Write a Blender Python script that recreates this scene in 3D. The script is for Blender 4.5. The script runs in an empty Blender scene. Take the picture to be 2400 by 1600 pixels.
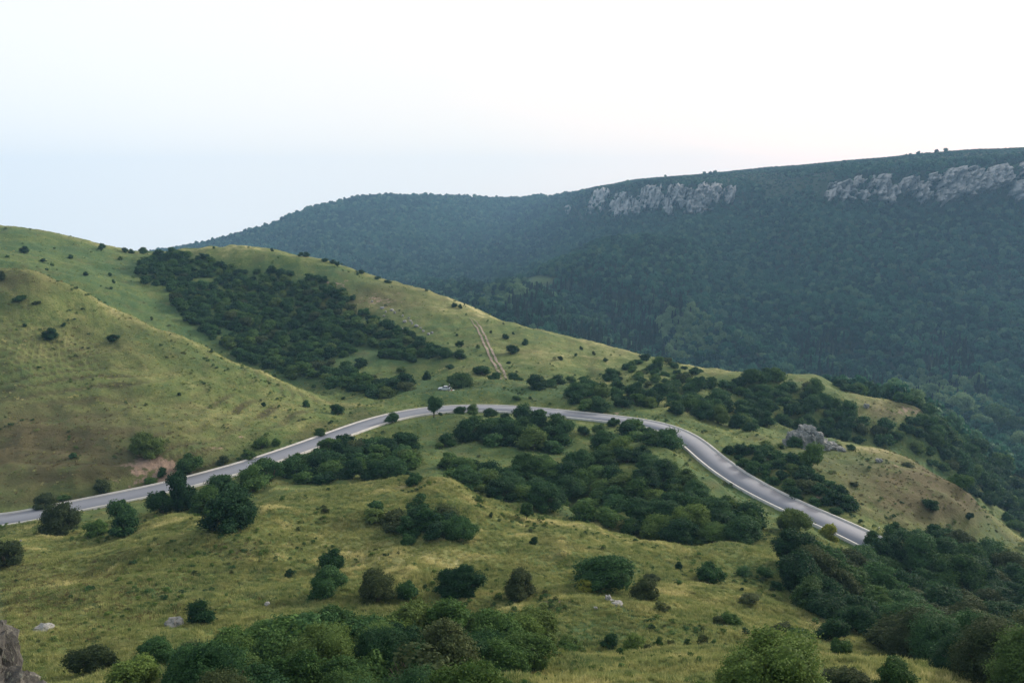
import bpy, bmesh, math, random
import numpy as np
from mathutils import Vector, Matrix
# ---------------- camera, world, sun, exposure ----------------
scene = bpy.context.scene
C = scene.collection
cam_data = bpy.data.cameras.new("camera"); cam = bpy.data.objects.new("camera", cam_data); C.objects.link(cam)
cam_data.sensor_width = 36.0; cam_data.lens = 28.26
cam_data.clip_start = 0.1; cam_data.clip_end = 9000
cam.location = (0, 0, 0); cam.rotation_euler = (math.radians(80), 0, 0)
scene.camera = cam
scene.render.resolution_x = 1024; scene.render.resolution_y = 682
SUN_AZ = math.radians(52)      # clockwise from straight ahead (+Y)
SUN_EL = math.radians(19)
w = bpy.data.worlds.new("World"); scene.world = w; w.use_nodes = True
nt = w.node_tree; nt.nodes.clear()
N = nt.nodes.new; L = nt.links.new
out = N("ShaderNodeOutputWorld"); bg = N("ShaderNodeBackground")
sky = N("ShaderNodeTexSky"); sky.sky_type = 'NISHITA'; sky.sun_disc = False
sky.sun_elevation = SUN_EL; sky.sun_rotation = SUN_AZ
sky.air_density = 1.0; sky.dust_density = 3.0
skm = N("ShaderNodeVectorMath"); skm.operation = 'SCALE'; skm.inputs['Scale'].default_value = 1.0
L(sky.outputs[0], skm.inputs[0])
tc = N("ShaderNodeTexCoord")
# cloud layer: dim bluish behind, cream ahead, unseen bright lobe added for directional light
dot = N("ShaderNodeVectorMath"); dot.operation = 'DOT_PRODUCT'
dot.inputs[1].default_value = (math.sin(SUN_AZ)*math.cos(SUN_EL), math.cos(SUN_AZ)*math.cos(SUN_EL), math.sin(SUN_EL))
L(tc.outputs['Generated'], dot.inputs[0])
mp = N("ShaderNodeMapping"); mp.inputs['Scale'].default_value = (1.6, 1.6, 9.0); L(tc.outputs['Generated'], mp.inputs[0])
cn = N("ShaderNodeTexNoise"); cn.inputs['Scale'].default_value = 1.6; cn.inputs['Detail'].default_value = 5; cn.inputs['Roughness'].default_value = 0.55
L(mp.outputs[0], cn.inputs[0])
ad = N("ShaderNodeMath"); ad.operation = 'MULTIPLY_ADD'; ad.inputs[1].default_value = 0.2; L(cn.outputs[0], ad.inputs[0]); L(dot.outputs['Value'], ad.inputs[2])
cr = N("ShaderNodeValToRGB"); hf = N("ShaderNodeMath"); hf.operation = 'MULTIPLY_ADD'; hf.inputs[1].default_value = 0.5; hf.inputs[2].default_value = 0.44; L(ad.outputs[0], hf.inputs[0]); L(hf.outputs[0], cr.inputs[0])
e = cr.color_ramp.elements
e[0].position = 0.0; e[0].color = (3.2, 3.9, 4.9, 1)
e[1].position = 1.0; e[1].color = (62, 48, 34, 1)
for p, c in ((0.28, (4.2, 5.0, 6.0, 1)), (0.50, (9.4, 9.8, 10.1, 1)), (0.62, (10.0, 10.1, 10.1, 1)), (0.77, (10.4, 10.0, 9.6, 1)), (0.86, (11.4, 10.1, 9.4, 1)), (0.935, (14.0, 10.6, 9.3, 1))):
    q = e.new(p); q.color = c
mx = N("ShaderNodeMix"); mx.data_type = 'RGBA'; mx.inputs['Factor'].default_value = 0.93
L(skm.outputs[0], mx.inputs['A']); L(cr.outputs[0], mx.inputs['B'])
L(mx.outputs['Result'], bg.inputs['Color']); bg.inputs['Strength'].default_value = 0.1
L(bg.outputs[0], out.inputs['Surface'])
sd = bpy.data.lights.new("sun", 'SUN'); sd.energy = 3.3; sd.angle = math.radians(8); sd.color = (1.0, 0.93, 0.82)
sun = bpy.data.objects.new("sun", sd); C.objects.link(sun)
sun.rotation_euler = (math.radians(90) - SUN_EL, 0, math.pi - SUN_AZ)
scene.view_settings.view_transform = 'Standard'; scene.view_settings.look = 'None'
scene.view_settings.exposure = 0.15; scene.view_settings.gamma = 1.0
scene.cycles.use_denoising = True
scene.cycles.max_bounces = 5; scene.cycles.diffuse_bounces = 3; scene.cycles.volume_bounces = 1
scene.cycles.transparent_max_bounces = 4
HAZE = 0.000135
# ---------------- the lie of the land ----------------
import math, random
import numpy as np
F_PX=1884.0; PITCH=math.radians(10.0); CP,SP=math.cos(PITCH),math.sin(PITCH)
def ray(px,py):
    u=(px-1200)/F_PX; v=(800-py)/F_PX
    return u, CP+v*SP, v*CP-SP
def at(px,py,Y):
    u,ry,rz=ray(px,py); t=Y/ry
    return (t*u,Y,t*rz)
def project(x,y,z):
    d=y*CP-z*SP; h=y*SP+z*CP
    return 1200+F_PX*x/d, 800-F_PX*h/d
def pchip(xk,yk,x):
    xk=np.asarray(xk,float); yk=np.asarray(yk,float)
    n=len(xk); h=np.diff(xk); d=np.diff(yk)/h; m=np.zeros(n)
    if n==2: m[:]=d[0]
    else:
        for i in range(1,n-1):
            if d[i-1]*d[i]>0:
                w1=2*h[i]+h[i-1]; w2=h[i]+2*h[i-1]
                m[i]=(w1+w2)/(w1/d[i-1]+w2/d[i])
        m[0]=d[0]; m[-1]=d[-1]
    x=np.clip(x,xk[0],xk[-1])
    i=np.clip(np.searchsorted(xk,x,side='right')-1,0,n-2)
    t=(x-xk[i])/h[i]
    return ((1+2*t)*(1-t)**2*yk[i]+t*(1-t)**2*h[i]*m[i]+t*t*(3-2*t)*yk[i+1]+t*t*(t-1)*h[i]*m[i+1])
# each row: a line across the land, knots (photo column, photo row, metres forward)
ROWS=[
 [(-500,1750,30),(0,1720,30),(1200,1720,30),(2400,1700,30),(2900,1700,30)],
 [(-500,1640,50),(0,1620,50),(600,1600,48),(1200,1590,50),(1800,1590,50),(2400,1620,50),(2900,1620,50)],
 [(-500,1480,72),(0,1470,72),(300,1450,72),(600,1440,75),(1200,1440,75),(1500,1440,75),(1800,1475,72),(2100,1540,70),(2400,1560,70),(2900,1560,70)],
 [(-500,1380,90),(0,1360,92),(300,1350,90),(600,1330,92),(900,1330,94),(1200,1335,94),(1500,1355,92),(1800,1400,90),(2100,1460,88),(2400,1500,88),(2900,1500,88)],
 [(-500,1310,110),(0,1298,108),(200,1290,108),(400,1260,106),(600,1225,112),(900,1225,114),(1000,1230,113),(1200,1262,110),(1500,1300,106),(1800,1325,104),(2100,1420,104),(2400,1460,108),(2900,1450,108)],
 [(-500,1290,122),(0,1270,122),(160,1262,122),(300,1235,118),(430,1212,116),(520,1225,118),(600,1168,127),(700,1148,130),(900,1135,134),(1040,1135,136),(1130,1185,132),(1250,1222,130),(1350,1240,126),(1500,1266,120),(1650,1272,116),(1800,1275,115),(1950,1330,118),(2100,1380,124),(2400,1400,130),(2900,1390,130)],
 [(-500,1300,130),(0,1258,134),(160,1255,132),(300,1252,128),(430,1230,127),(520,1215,130),(600,1175,139),(700,1162,142),(900,1142,145),(1040,1130,147),(1130,1165,145),(1250,1195,142),(1350,1232,135),(1500,1272,130),(1650,1282,126),(1800,1275,126),(1950,1305,130),(2100,1340,136),(2400,1370,142),(2900,1360,142)],
 [(-500,1345,130.5),(0,1246,142),(300,1205,142),(600,1140,155),(900,1105,165),(1200,1110,172),(1350,1140,165),(1500,1150,158),(1650,1180,148),(1800,1225,144),(1950,1272,138),(2100,1320,143),(2400,1350,150),(2900,1340,150)],
 [(-500,1350,131),(0,1236,147),(300,1176,159),(600,1096,181),(900,992,219),(1200,968,229),(1500,996,217),(1590,1040,197),(1650,1090,182),(1800,1185,156.5),(1950,1246,143.5),(2100,1300,145),(2400,1325,158),(2900,1315,158)],
 [(-500,1330,133),(0,1218,152),(300,1158,165),(600,1076,188),(900,972,226),(1200,952,237),(1500,982,224.5),(1650,1040,203),(1800,1145,168),(1950,1220,151),(2100,1276,152),(2400,1305,165),(2900,1300,165)],
 [(-500,1200,155),(0,1130,168),(300,1050,182),(600,1010,204),(750,985,220),(900,956,237),(1200,925,250),(1500,955,240),(1650,1000,222),(1800,1095,182),(1950,1160,166),(2100,1215,166),(2400,1290,174),(2900,1290,174)],
 [(-500,1040,185),(0,940,202),(300,880,226),(600,940,228),(750,955,232),(900,936,248),(1200,906,262),(1500,935,258),(1650,985,240),(1750,1040,210),(1850,1050,202),(1950,1090,190),(2100,1120,184),(2250,1180,180),(2400,1282,182),(2900,1290,182)],
 [(-500,860,225),(0,760,236),(300,790,250),(600,885,244),(750,945,240),(880,962,236),(1000,922,258),(1200,896,270),(1500,922,268),(1650,965,255),(1750,1015,225),(1850,1040,212),(1950,1050,208),(2100,1070,200),(2250,1145,190),(2400,1272,188),(2900,1290,190)],
 [(-500,600,275),(0,622,264),(60,624,264),(150,660,266),(255,714,265),(400,775,262),(510,828,260),(600,868,258),(715,920,254),(800,948,248),(880,952,243),(1000,908,266),(1200,888,278),(1500,912,276),(1650,952,263),(1800,1015,232),(1900,1028,220),(1985,1040,214),(2060,1050,208),(2130,1072,202),(2200,1115,198),(2300,1190,195),(2400,1266,194),(2900,1330,200)],
 [(-500,625,300),(0,690,295),(150,735,295),(300,800,290),(510,870,284),(600,892,280),(715,925,275),(880,925,265),(1000,898,275),(1200,880,288),(1500,898,288),(1650,935,276),(1800,1000,250),(1985,1064,240),(2130,1112,232),(2400,1275,225),(2900,1345,230)],
 [(-500,625,325),(0,672,320),(300,765,316),(510,838,308),(700,880,300),(900,892,288),(1050,880,290),(1200,862,300),(1500,882,300),(1650,915,290),(1800,972,268),(1985,1038,262),(2130,1084,262),(2400,1240,265),(2900,1300,270)],
 [(-500,585,365),(0,610,355),(300,690,355),(510,760,348),(700,805,338),(900,820,328),(1050,815,326),(1200,820,328),(1500,858,318),(1650,890,303),(1800,920,288),(1985,970,280),(2130,1010,280),(2400,1190,300),(2900,1230,310)],
 [(-500,545,410),(0,568,400),(300,630,405),(510,650,405),(700,700,390),(900,725,375),(1050,760,360),(1200,780,355),(1500,840,332),(1650,872,314),(1800,893,304),(1985,935,292),(2130,970,288),(2400,1155,340),(2900,1190,350)],
 [(-500,515,450),(0,531,445),(100,545,446),(200,566,448),(300,590,452),(350,593,455),(430,585,452),(490,575,448),(600,582,444),(700,598,440),(770,614,434),(850,640,428),(950,668,418),(1050,699,405),(1200,752,386),(1300,780,372),(1400,803,360),(1500,826,346),(1600,851,336),(1700,871,327),(1800,880,322),(1900,880,318),(1960,900,312),(2050,928,304),(2150,962,296),(2250,1040,310),(2400,1135,370),(2900,1170,380)],
 [(-500,540,500),(0,545,480),(300,600,490),(600,592,470),(900,668,440),(1200,768,405),(1500,848,365),(1700,895,345),(1900,905,338),(2050,950,325),(2150,985,320),(2250,1050,350),(2400,1115,415),(2900,1140,420)],
 [(-500,600,620),(0,600,620),(300,640,620),(600,680,600),(900,760,560),(1200,860,520),(1500,940,490),(1700,990,470),(1900,1025,460),(2150,1060,440),(2400,1095,450),(2900,1110,450)],
 [(-500,640,900),(0,640,900),(400,660,1000),(600,690,950),(900,760,800),(1200,850,640),(1350,900,600),(1500,930,580),(1700,965,560),(1900,990,545),(2150,1015,530),(2400,1042,520),(2900,1050,520)],
 [(-500,650,1200),(0,650,1150),(400,655,1200),(600,650,1200),(900,690,1050),(1130,712,930),(1200,700,920),(1350,800,760),(1500,850,700),(1700,885,680),(1900,905,660),(2150,920,640),(2400,930,635),(2900,930,630)],
 [(-500,650,1350),(0,650,1300),(400,630,1350),(600,608,1350),(900,630,1250),(1050,680,1150),(1130,712,960),(1175,702,955),(1250,655,1040),(1400,592,1190),(1550,545,1320),(1640,520,1360),(1700,560,1250),(1800,640,1100),(1900,720,960),(2150,730,880),(2400,720,860),(2900,710,850)],
 [(-500,650,1500),(0,650,1450),(400,610,1450),(600,580,1480),(750,560,1480),(900,580,1450),(1050,620,1300),(1130,690,1120),(1175,708,1090),(1250,676,1180),(1400,612,1300),(1550,556,1400),(1640,515,1400),(1700,530,1310),(1800,585,1190),(1900,640,1040),(2150,640,980),(2400,630,950),(2900,615,940)],
 [(-500,650,1600),(0,650,1550),(400,600,1530),(600,560,1570),(750,525,1600),(900,520,1620),(980,545,1600),(1050,560,1560),(1120,620,1400),(1190,618,1400),(1250,600,1450),(1320,590,1450),(1400,545,1480),(1550,518,1450),(1680,505,1400),(1800,520,1270),(1900,550,1150),(2150,545,1100),(2400,530,1050),(2900,510,1040)],
 [(-500,650,1700),(0,650,1650),(400,592,1580),(600,545,1640),(750,498,1700),(900,478,1780),(1050,490,1840),(1200,512,1880),(1300,500,1800),(1400,494,1560),(1500,497,1500),(1600,501,1450),(1700,488,1400),(1800,470,1330),(1950,462,1240),(2100,466,1180),(2200,468,1150),(2300,462,1120),(2400,460,1090),(2900,450,1080)],
 [(-500,650,1720),(0,650,1670),(400,591,1590),(600,542,1655),(750,488,1740),(900,466,1850),(1050,476,1920),(1200,482,1980),(1300,468,1880),(1400,450,1585),(1500,440,1525),(1600,436,1475),(1700,440,1430),(1800,438,1370),(1950,415,1265),(2100,402,1205),(2200,392,1172),(2300,388,1142),(2400,388,1112),(2900,378,1100)],
 [(-500,650,1740),(0,650,1690),(400,590,1600),(600,539,1670),(750,480,1760),(900,461,1880),(1050,468,1980),(1200,470,2050),(1300,461,2000),(1400,438,1750),(1500,425,1680),(1600,415,1620),(1700,410,1560),(1800,402,1500),(1950,390,1400),(2100,375,1340),(2300,365,1280),(2400,362,1250),(2900,352,1230)],
 [(-500,650,1800),(0,654,1750),(300,624,1650),(350,601,1620),(400,591,1620),(500,577,1650),(600,561,1690),(640,543,1700),(720,515,1750),(790,505,1800),(850,480,1870),(920,468,1920),(1000,468,2000),(1070,474,2080),(1150,476,2130),(1230,472,2150),(1300,466,2120),(1360,454,2060),(1420,438,1980),(1500,422,1900),(1600,415,1800),(1700,410,1720),(1800,400,1650),(1950,384,1560),(2100,371,1480),(2250,358,1430),(2400,352,1390),(2500,346,1380),(2900,331,1370)],
 [(-500,660,2700),(0,660,2700),(350,612,2600),(600,575,2650),(900,485,2950),(1200,490,3100),(1500,430,2500),(1800,397,1900),(2100,370,1750),(2400,352,1650),(2900,335,1650)],
 [(-500,670,3800),(0,670,3800),(600,640,3800),(1200,560,3800),(1800,480,3600),(2400,440,3600),(2900,430,3600)],
]
def _push(k,p):
    # the distant mountain on the left stands well behind the wooded spur
    w=min(1,max(0,(1560-p[0])/280)) if k>=24 else (min(1,max(0,(1130-p[0])/120)) if k>=22 else 0)
    if k>=24 and p[1]>0 and 1150<p[0]<1660 and k==24: w*=0.3
    return (p[0],p[1],p[2]*(1+0.33*w) if p[2]>1000 else p[2])
ROWS=[[_push(k,p) for p in r] if 22<=k<=29 else r for k,r in enumerate(ROWS)]
NA,NY=700,900
A0,A1=-0.95,0.95; L0,L1=math.log(6.0),math.log(3600.0)
def build_table():
    avals=np.linspace(A0,A1,NA); K=len(ROWS)
    Yk=np.zeros((K,NA)); Zk=np.zeros((K,NA))
    for k,row in enumerate(ROWS):
        pts=[at(*p) for p in row]
        a=[p[0]/p[1] for p in pts]
        Yk[k]=np.exp(pchip(a,[math.log(p[1]) for p in pts],avals))
        Zk[k]=pchip(a,[p[2]/p[1] for p in pts],avals)
    for k in range(1,K): Yk[k]=np.maximum(Yk[k],Yk[k-1]*1.004)
    global Y26; Y26=Yk[26].copy()
    lv=np.linspace(L0,L1,NY); T=np.zeros((NA,NY))
    for i in range(NA):
        yk=Yk[:,i]; zk=Zk[:,i]*yk
        ly=np.concatenate([[math.log(6.0),math.log(15.0)],np.log(yk)])
        zz=np.concatenate([[-5.5,-12.0],zk])
        T[i]=pchip(ly,zz,lv)
    # soften the joins between the lines
    for _ in range(3):
        T[1:-1]=(T[:-2]+2*T[1:-1]+T[2:])/4
    for _ in range(2):
        T[:,1:-1]=(T[:,:-2]+2*T[:,1:-1]+T[:,2:])/4
    return T
TAB=build_table()
def h_base(x,y):
    x=np.asarray(x,float); y=np.maximum(np.asarray(y,float),6.0)
    fa=np.clip((x/y-A0)/(A1-A0)*(NA-1),0,NA-1.001); fl=np.clip((np.log(y)-L0)/(L1-L0)*(NY-1),0,NY-1.001)
    i=fa.astype(int); j=fl.astype(int); s=fa-i; t=fl-j
    return (TAB[i,j]*(1-s)*(1-t)+TAB[i+1,j]*s*(1-t)+TAB[i,j+1]*(1-s)*t+TAB[i+1,j+1]*s*t)
def _hash(ix,iy,seed):
    n=(ix*374761393+iy*668265263+seed*1274126177)&0xffffffff
    n=((n^(n>>13))*1274126177)&0xffffffff
    return ((n^(n>>16))&0xffff)/65535.0*2-1
def vnoise(x,y,seed=0):
    x=np.asarray(x,float); y=np.asarray(y,float)
    ix=np.floor(x).astype(np.int64); iy=np.floor(y).astype(np.int64)
    fx=x-ix; fy=y-iy; sx=fx*fx*fx*(fx*(fx*6-15)+10); sy=fy*fy*fy*(fy*(fy*6-15)+10)
    a=_hash(ix,iy,seed); b=_hash(ix+1,iy,seed); c=_hash(ix,iy+1,seed); d=_hash(ix+1,iy+1,seed)
    return (a+(b-a)*sx)*(1-sy)+(c+(d-c)*sx)*sy
def fbm(x,y,seed=0,oct=4):
    s=0; a=1; f=1
    for o in range(oct):
        s=s+a*vnoise(x*f+17.3*o,y*f-9.1*o,seed+o); a*=0.5; f*=2.03
    return s
ROADPX=[(-400,1238),(-140,1225),(0,1222),(122,1196),(245,1170),(352,1149),(480,1115),(592,1086),(704,1049),(796,1016),(878,987),(959,967.5),(1020,959.5),(1122,955),(1224,959.5),(1327,969.5),(1429,980.5),(1510,990),(1572,1006),(1620,1032),(1660,1066),(1714,1105),(1776,1143),(1847,1178),(1918,1211),(1985,1238),(2051,1272),(2120,1310),(2200,1345)]
def road_z(i,n):
    px=ROADPX[i][0]
    if px<0: return -63.4-0.003*(-px)
    if px<480: return -62-1.4*(480-px)/480
    if px>1700: return -62-3.0*(px-1700)/500
    return -62.0
def catmull(P,step=2.0):
    P=np.asarray(P,float); out=[]
    for i in range(len(P)-1):
        p0=P[max(i-1,0)];p1=P[i];p2=P[i+1];p3=P[min(i+2,len(P)-1)]
        n=max(2,int(np.linalg.norm(p2-p1)/step))
        for k in range(n):
            t=k/n
            out.append(0.5*((2*p1)+(-p0+p2)*t+(2*p0-5*p1+4*p2-p3)*t*t+(-p0+3*p1-3*p2+p3)*t**3))
    out.append(P[-1]); return np.array(out)
def road_path():
    P=[]
    for i,(px,py) in enumerate(ROADPX):
        z=road_z(i,0)
        u,ry,rz=ray(px,py); t=z/rz; P.append((t*u,t*ry,z))
    C=catmull(P,1.5)
    for _ in range(25): C[1:-1]=(C[:-2]+2*C[1:-1]+C[2:])/4
    for _ in range(500): C[1:-1,2]=(C[:-2,2]+2*C[1:-1,2]+C[2:,2])/4
    return C
ROAD=road_path()
def road_dist(x,y):
    x=np.asarray(x,float); y=np.asarray(y,float); sh=x.shape; x=x.ravel(); y=y.ravel()
    best=np.full(x.shape,1e9); zz=np.zeros(x.shape)
    lo=ROAD[:,:2].min(0)-30; hi=ROAD[:,:2].max(0)+30
    m=np.where((x>lo[0])&(x<hi[0])&(y>lo[1])&(y<hi[1]))[0]
    for s in range(0,len(m),20000):
        q=m[s:s+20000]
        d=(x[q,None]-ROAD[None,::2,0])**2+(y[q,None]-ROAD[None,::2,1])**2
        k=d.argmin(1); best[q]=np.sqrt(d[np.arange(len(q)),k]); zz[q]=ROAD[::2,2][k]
    return best.reshape(sh),zz.reshape(sh)
def smooth(t): t=np.clip(t,0,1); return t*t*(3-2*t)
def terrace(x,y,z):
    # narrow steps trodden by sheep along the contours of the near slope
    m=np.exp(-((x+118)/62)**2-((y-192)/52)**2)+0.55*np.exp(-((x+75)/55)**2-((y-215)/40)**2)+0.5*np.exp(-((x-112)/30)**2-((y-178)/25)**2)+0.3*np.exp(-((x-0)/90)**2-((y-340)/60)**2)
    ph=z*4.4+2.2*vnoise(x/26,y/26,61)+0.9*vnoise(x/7,y/7,62)
    keep=np.clip(0.75+0.9*vnoise(x/19,y/13,63),0,1)
    return np.clip(m,0,1)*keep, ph
def H(x,y):
    x=np.asarray(x,float); y=np.asarray(y,float)
    z=h_base(x,y)
    tm_,tp_=terrace(x,y,z); z=z+0.13*tm_*np.sin(tp_)
    far=smooth((y-420)/300)
    z=z+far*(fbm(x/130,y/130,5,3)*10+(1-np.abs(fbm(x/190+y/520,y/700,9,3)))*34-22)*smooth((3500-y)/800)*(1-0.9*smooth((y/np.interp(x/np.maximum(y,6),np.linspace(A0,A1,NA),Y26)-0.80)/0.14))
    nr=(1-far)
    z=z+nr*((1-np.abs(fbm(x/34,y/26,1,4)))*1.9-0.9+fbm(x/8.5,y/7,6,3)*0.42+fbm(x/2.6,y/2.6,3,2)*0.10)
    # level spot on the meadow where the car stands
    q=1-smooth((np.hypot(x-CARXY[0],y-CARXY[1])-3.5)/5.0); z=z*(1-q)+CARZ*q
    d,rz=road_dist(x,y)
    w=1-smooth((d-5.2)/7.0)
    z=z*(1-w)+(rz-0.35)*w
    return z
_c=at(1043,914,261); CARXY=(_c[0],261.0); CARZ=float(h_base(CARXY[0],CARXY[1]))

# ---------------- helpers ----------------
rng = np.random.default_rng(7)
random.seed(7)
def link(o, parent=None):
    C.objects.link(o)
    if parent: o.parent = parent
    return o
def tag(o, label=None, cat=None, group=None, kind=None):
    if label: o["label"] = label
    if cat: o["category"] = cat
    if group: o["group"] = group
    if kind: o["kind"] = kind
    return o
def mesh_np(name, V, Fq, mats=(), smooth_=False):
    V = np.asarray(V, np.float32); Fq = np.asarray(Fq, np.int32)
    me = bpy.data.meshes.new(name); me.vertices.add(len(V)); me.vertices.foreach_set("co", V.ravel())
    k = Fq.shape[1]
    me.loops.add(Fq.size); me.loops.foreach_set("vertex_index", Fq.ravel())
    me.polygons.add(len(Fq)); me.polygons.foreach_set("loop_start", np.arange(0, Fq.size, k, dtype=np.int32))
    me.update(calc_edges=True)
    if smooth_: me.polygons.foreach_set("use_smooth", np.ones(len(Fq), bool))
    for m in mats: me.materials.append(m)
    return me
def attr(me, name, vals, dom='POINT', typ='FLOAT'):
    a = me.attributes.new(name, typ, dom)
    a.data.foreach_set('vector' if typ == 'FLOAT_VECTOR' else 'value', np.asarray(vals).ravel())
def inpoly(px, py, P):
    px = np.asarray(px); py = np.asarray(py); r = np.zeros(px.shape, bool); n = len(P); j = n-1
    for i in range(n):
        xi, yi = P[i]; xj, yj = P[j]
        if yi != yj:
            c = ((yi > py) != (yj > py)) & (px < (xj-xi)*(py-yi)/(yj-yi)+xi); r ^= c
        j = i
    return r
YS = np.exp(np.linspace(math.log(10), math.log(3500), 1500))
def hit(px, py):
    px = np.atleast_1d(np.asarray(px, float)); py = np.atleast_1d(np.asarray(py, float))
    X = np.zeros(len(px)); Y = np.zeros(len(px)); ok = np.zeros(len(px), bool)
    for s in range(0, len(px), 400):
        u, ry, rz = ray(px[s:s+400], py[s:s+400])
        xs = (u/ry)[:, None]*YS; zs = (rz/ry)[:, None]*YS
        b = h_base(xs, np.broadcast_to(YS, xs.shape)) > zs
        k = b.argmax(1); ok[s:s+400] = b.any(1)
        Y[s:s+400] = YS[k]; X[s:s+400] = xs[np.arange(len(k)), k]
    return X, Y, H(X, Y), ok
def crest_fn(k):
    pts = [at(*p) for p in ROWS[k]]
    a = [p[0]/p[1] for p in pts]; l = [math.log(p[1]) for p in pts]
    return lambda av: np.exp(pchip(a, l, av))
CREST3 = crest_fn(18)

# ---------------- materials ----------------
def new_mat(name):
    m = bpy.data.materials.new(name); m.use_nodes = True; m.node_tree.nodes.clear()
    return m, m.node_tree.nodes.new, m.node_tree.links.new
def mixc(N_, L_, f, a, b, mode='MIX'):
    n = N_("ShaderNodeMix"); n.data_type = 'RGBA'; n.blend_type = mode
    for s, v in (('Factor', f), ('A', a), ('B', b)):
        if hasattr(v, 'is_linked') or hasattr(v, 'links'): L_(v, n.inputs[s])
        elif s == 'Factor': n.inputs[s].default_value = v
        else: n.inputs[s].default_value = (*v, 1)
    return n.outputs['Result']
def noise(N_, L_, vec, scale, detail=4, rough=0.55):
    n = N_("ShaderNodeTexNoise"); n.inputs['Scale'].default_value = scale; n.inputs['Detail'].default_value = detail
    n.inputs['Roughness'].default_value = rough
    if vec is not None: L_(vec, n.inputs['Vector'])
    return n.outputs['Fac']
def ramp(N_, L_, f, a, b):
    n = N_("ShaderNodeMapRange"); n.inputs['From Min'].default_value = a; n.inputs['From Max'].default_value = b
    L_(f, n.inputs['Value']); return n.outputs['Result']
def mathn(N_, L_, op, a, b):
    n = N_("ShaderNodeMath"); n.operation = op
    for i, v in enumerate((a, b)):
        if isinstance(v, (int, float)): n.inputs[i].default_value = v
        else: L_(v, n.inputs[i])
    return n.outputs[0]
GREEN = (0.082, 0.122, 0.036); FRESH = (0.050, 0.098, 0.036); OLIVE = (0.128, 0.158, 0.052); STRAW = (0.40, 0.37, 0.19); BROWN = (0.135, 0.112, 0.052)
def grass_colour(N_, L_, pos, dry):
    """dry: 0 fresh green .. 1 straw"""
    n1 = noise(N_, L_, pos, 0.035, 5, 0.6); n2 = noise(N_, L_, pos, 0.32, 5, 0.65); n3 = noise(N_, L_, pos, 2.3, 3, 0.6)
    d = mathn(N_, L_, 'ADD', dry, mathn(N_, L_, 'MULTIPLY', mathn(N_, L_, 'SUBTRACT', n1, 0.5), 1.5))
    d = mathn(N_, L_, 'ADD', d, mathn(N_, L_, 'MULTIPLY', mathn(N_, L_, 'SUBTRACT', n2, 0.5), 1.2))
    d = mathn(N_, L_, 'ADD', d, mathn(N_, L_, 'MULTIPLY', mathn(N_, L_, 'SUBTRACT', n3, 0.5), 0.6))
    r = N_("ShaderNodeValToRGB"); L_(d, r.inputs[0]); e = r.color_ramp.elements
    e[0].position = 0.0; e[0].color = (*FRESH, 1); e[1].position = 1.0; e[1].color = (*STRAW, 1)
    for p, c in ((0.3, GREEN), (0.55, OLIVE), (0.8, (0.215, 0.222, 0.088))):
        q = e.new(p); q.color = (*c, 1)
    n4 = noise(N_, L_, pos, 0.11, 4, 0.6)
    c = mixc(N_, L_, mathn(N_, L_, 'MULTIPLY', ramp(N_, L_, n4, 0.52, 0.72), 0.4), r.outputs[0], BROWN)
    return c
# ground
gm, Ng, Lg = new_mat("grass_ground")
go = Ng("ShaderNodeOutputMaterial"); gb = Ng("ShaderNodeBsdfPrincipled"); gb.inputs['Roughness'].default_value = 0.95
gb.inputs['Specular IOR Level'].default_value = 0.15
geo = Ng("ShaderNodeNewGeometry"); pos = geo.outputs['Position']
def attn(N_, name, typ='GEOMETRY'):
    n = N_("ShaderNodeAttribute"); n.attribute_name = name; n.attribute_type = typ; return n.outputs['Fac']
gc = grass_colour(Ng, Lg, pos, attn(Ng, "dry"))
# sheep terraces worn along the contours of the slopes
sep = Ng("ShaderNodeSeparateXYZ"); Lg(pos, sep.inputs[0])
wob = mathn(Ng, Lg, 'MULTIPLY', noise(Ng, Lg, pos, 0.03, 3), 3.0)
wob2 = mathn(Ng, Lg, 'MULTIPLY', noise(Ng, Lg, pos, 0.35, 3), 0.8)
ph = mathn(Ng, Lg, 'MULTIPLY', mathn(Ng, Lg, 'ADD', mathn(Ng, Lg, 'ADD', sep.outputs['Z'], wob), wob2), 2.3)
st = ramp(Ng, Lg, mathn(Ng, Lg, 'SINE', ph, 0.0), 0.1, 0.9)
stn = ramp(Ng, Lg, noise(Ng, Lg, pos, 0.07, 3), 0.30, 0.55)
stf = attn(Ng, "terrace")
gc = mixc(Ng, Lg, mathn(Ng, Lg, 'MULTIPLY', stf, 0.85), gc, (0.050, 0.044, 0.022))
gc = mixc(Ng, Lg, mathn(Ng, Lg, 'MULTIPLY', attn(Ng, "umber"), ramp(Ng, Lg, noise(Ng, Lg, pos, 0.13, 5, 0.65), 0.2, 0.52)), gc, (0.092, 0.080, 0.038))
tuss = ramp(Ng, Lg, noise(Ng, Lg, pos, 1.6, 5, 0.7), 0.56, 0.75)
gc = mixc(Ng, Lg, mathn(Ng, Lg, 'MULTIPLY', tuss, 0.5), gc, (0.055, 0.085, 0.03))
dn = noise(Ng, Lg, pos, 0.8, 6, 0.7)
dirtc = mixc(Ng, Lg, dn, (0.13, 0.09, 0.065), (0.36, 0.27, 0.21))
df = ramp(Ng, Lg, mathn(Ng, Lg, 'ADD', attn(Ng, "dirt"), mathn(Ng, Lg, 'MULTIPLY', mathn(Ng, Lg, 'SUBTRACT', noise(Ng, Lg, pos, 0.35, 6, 0.7), 0.5), 2.4)), 0.45, 0.65)
gc = mixc(Ng, Lg, df, gc, dirtc)
ffc = mixc(Ng, Lg, noise(Ng, Lg, pos, 0.05, 4), (0.022, 0.040, 0.020), (0.045, 0.060, 0.030))
gc = mixc(Ng, Lg, attn(Ng, "forest"), gc, ffc)
Lg(gc, gb.inputs['Base Color'])
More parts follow.
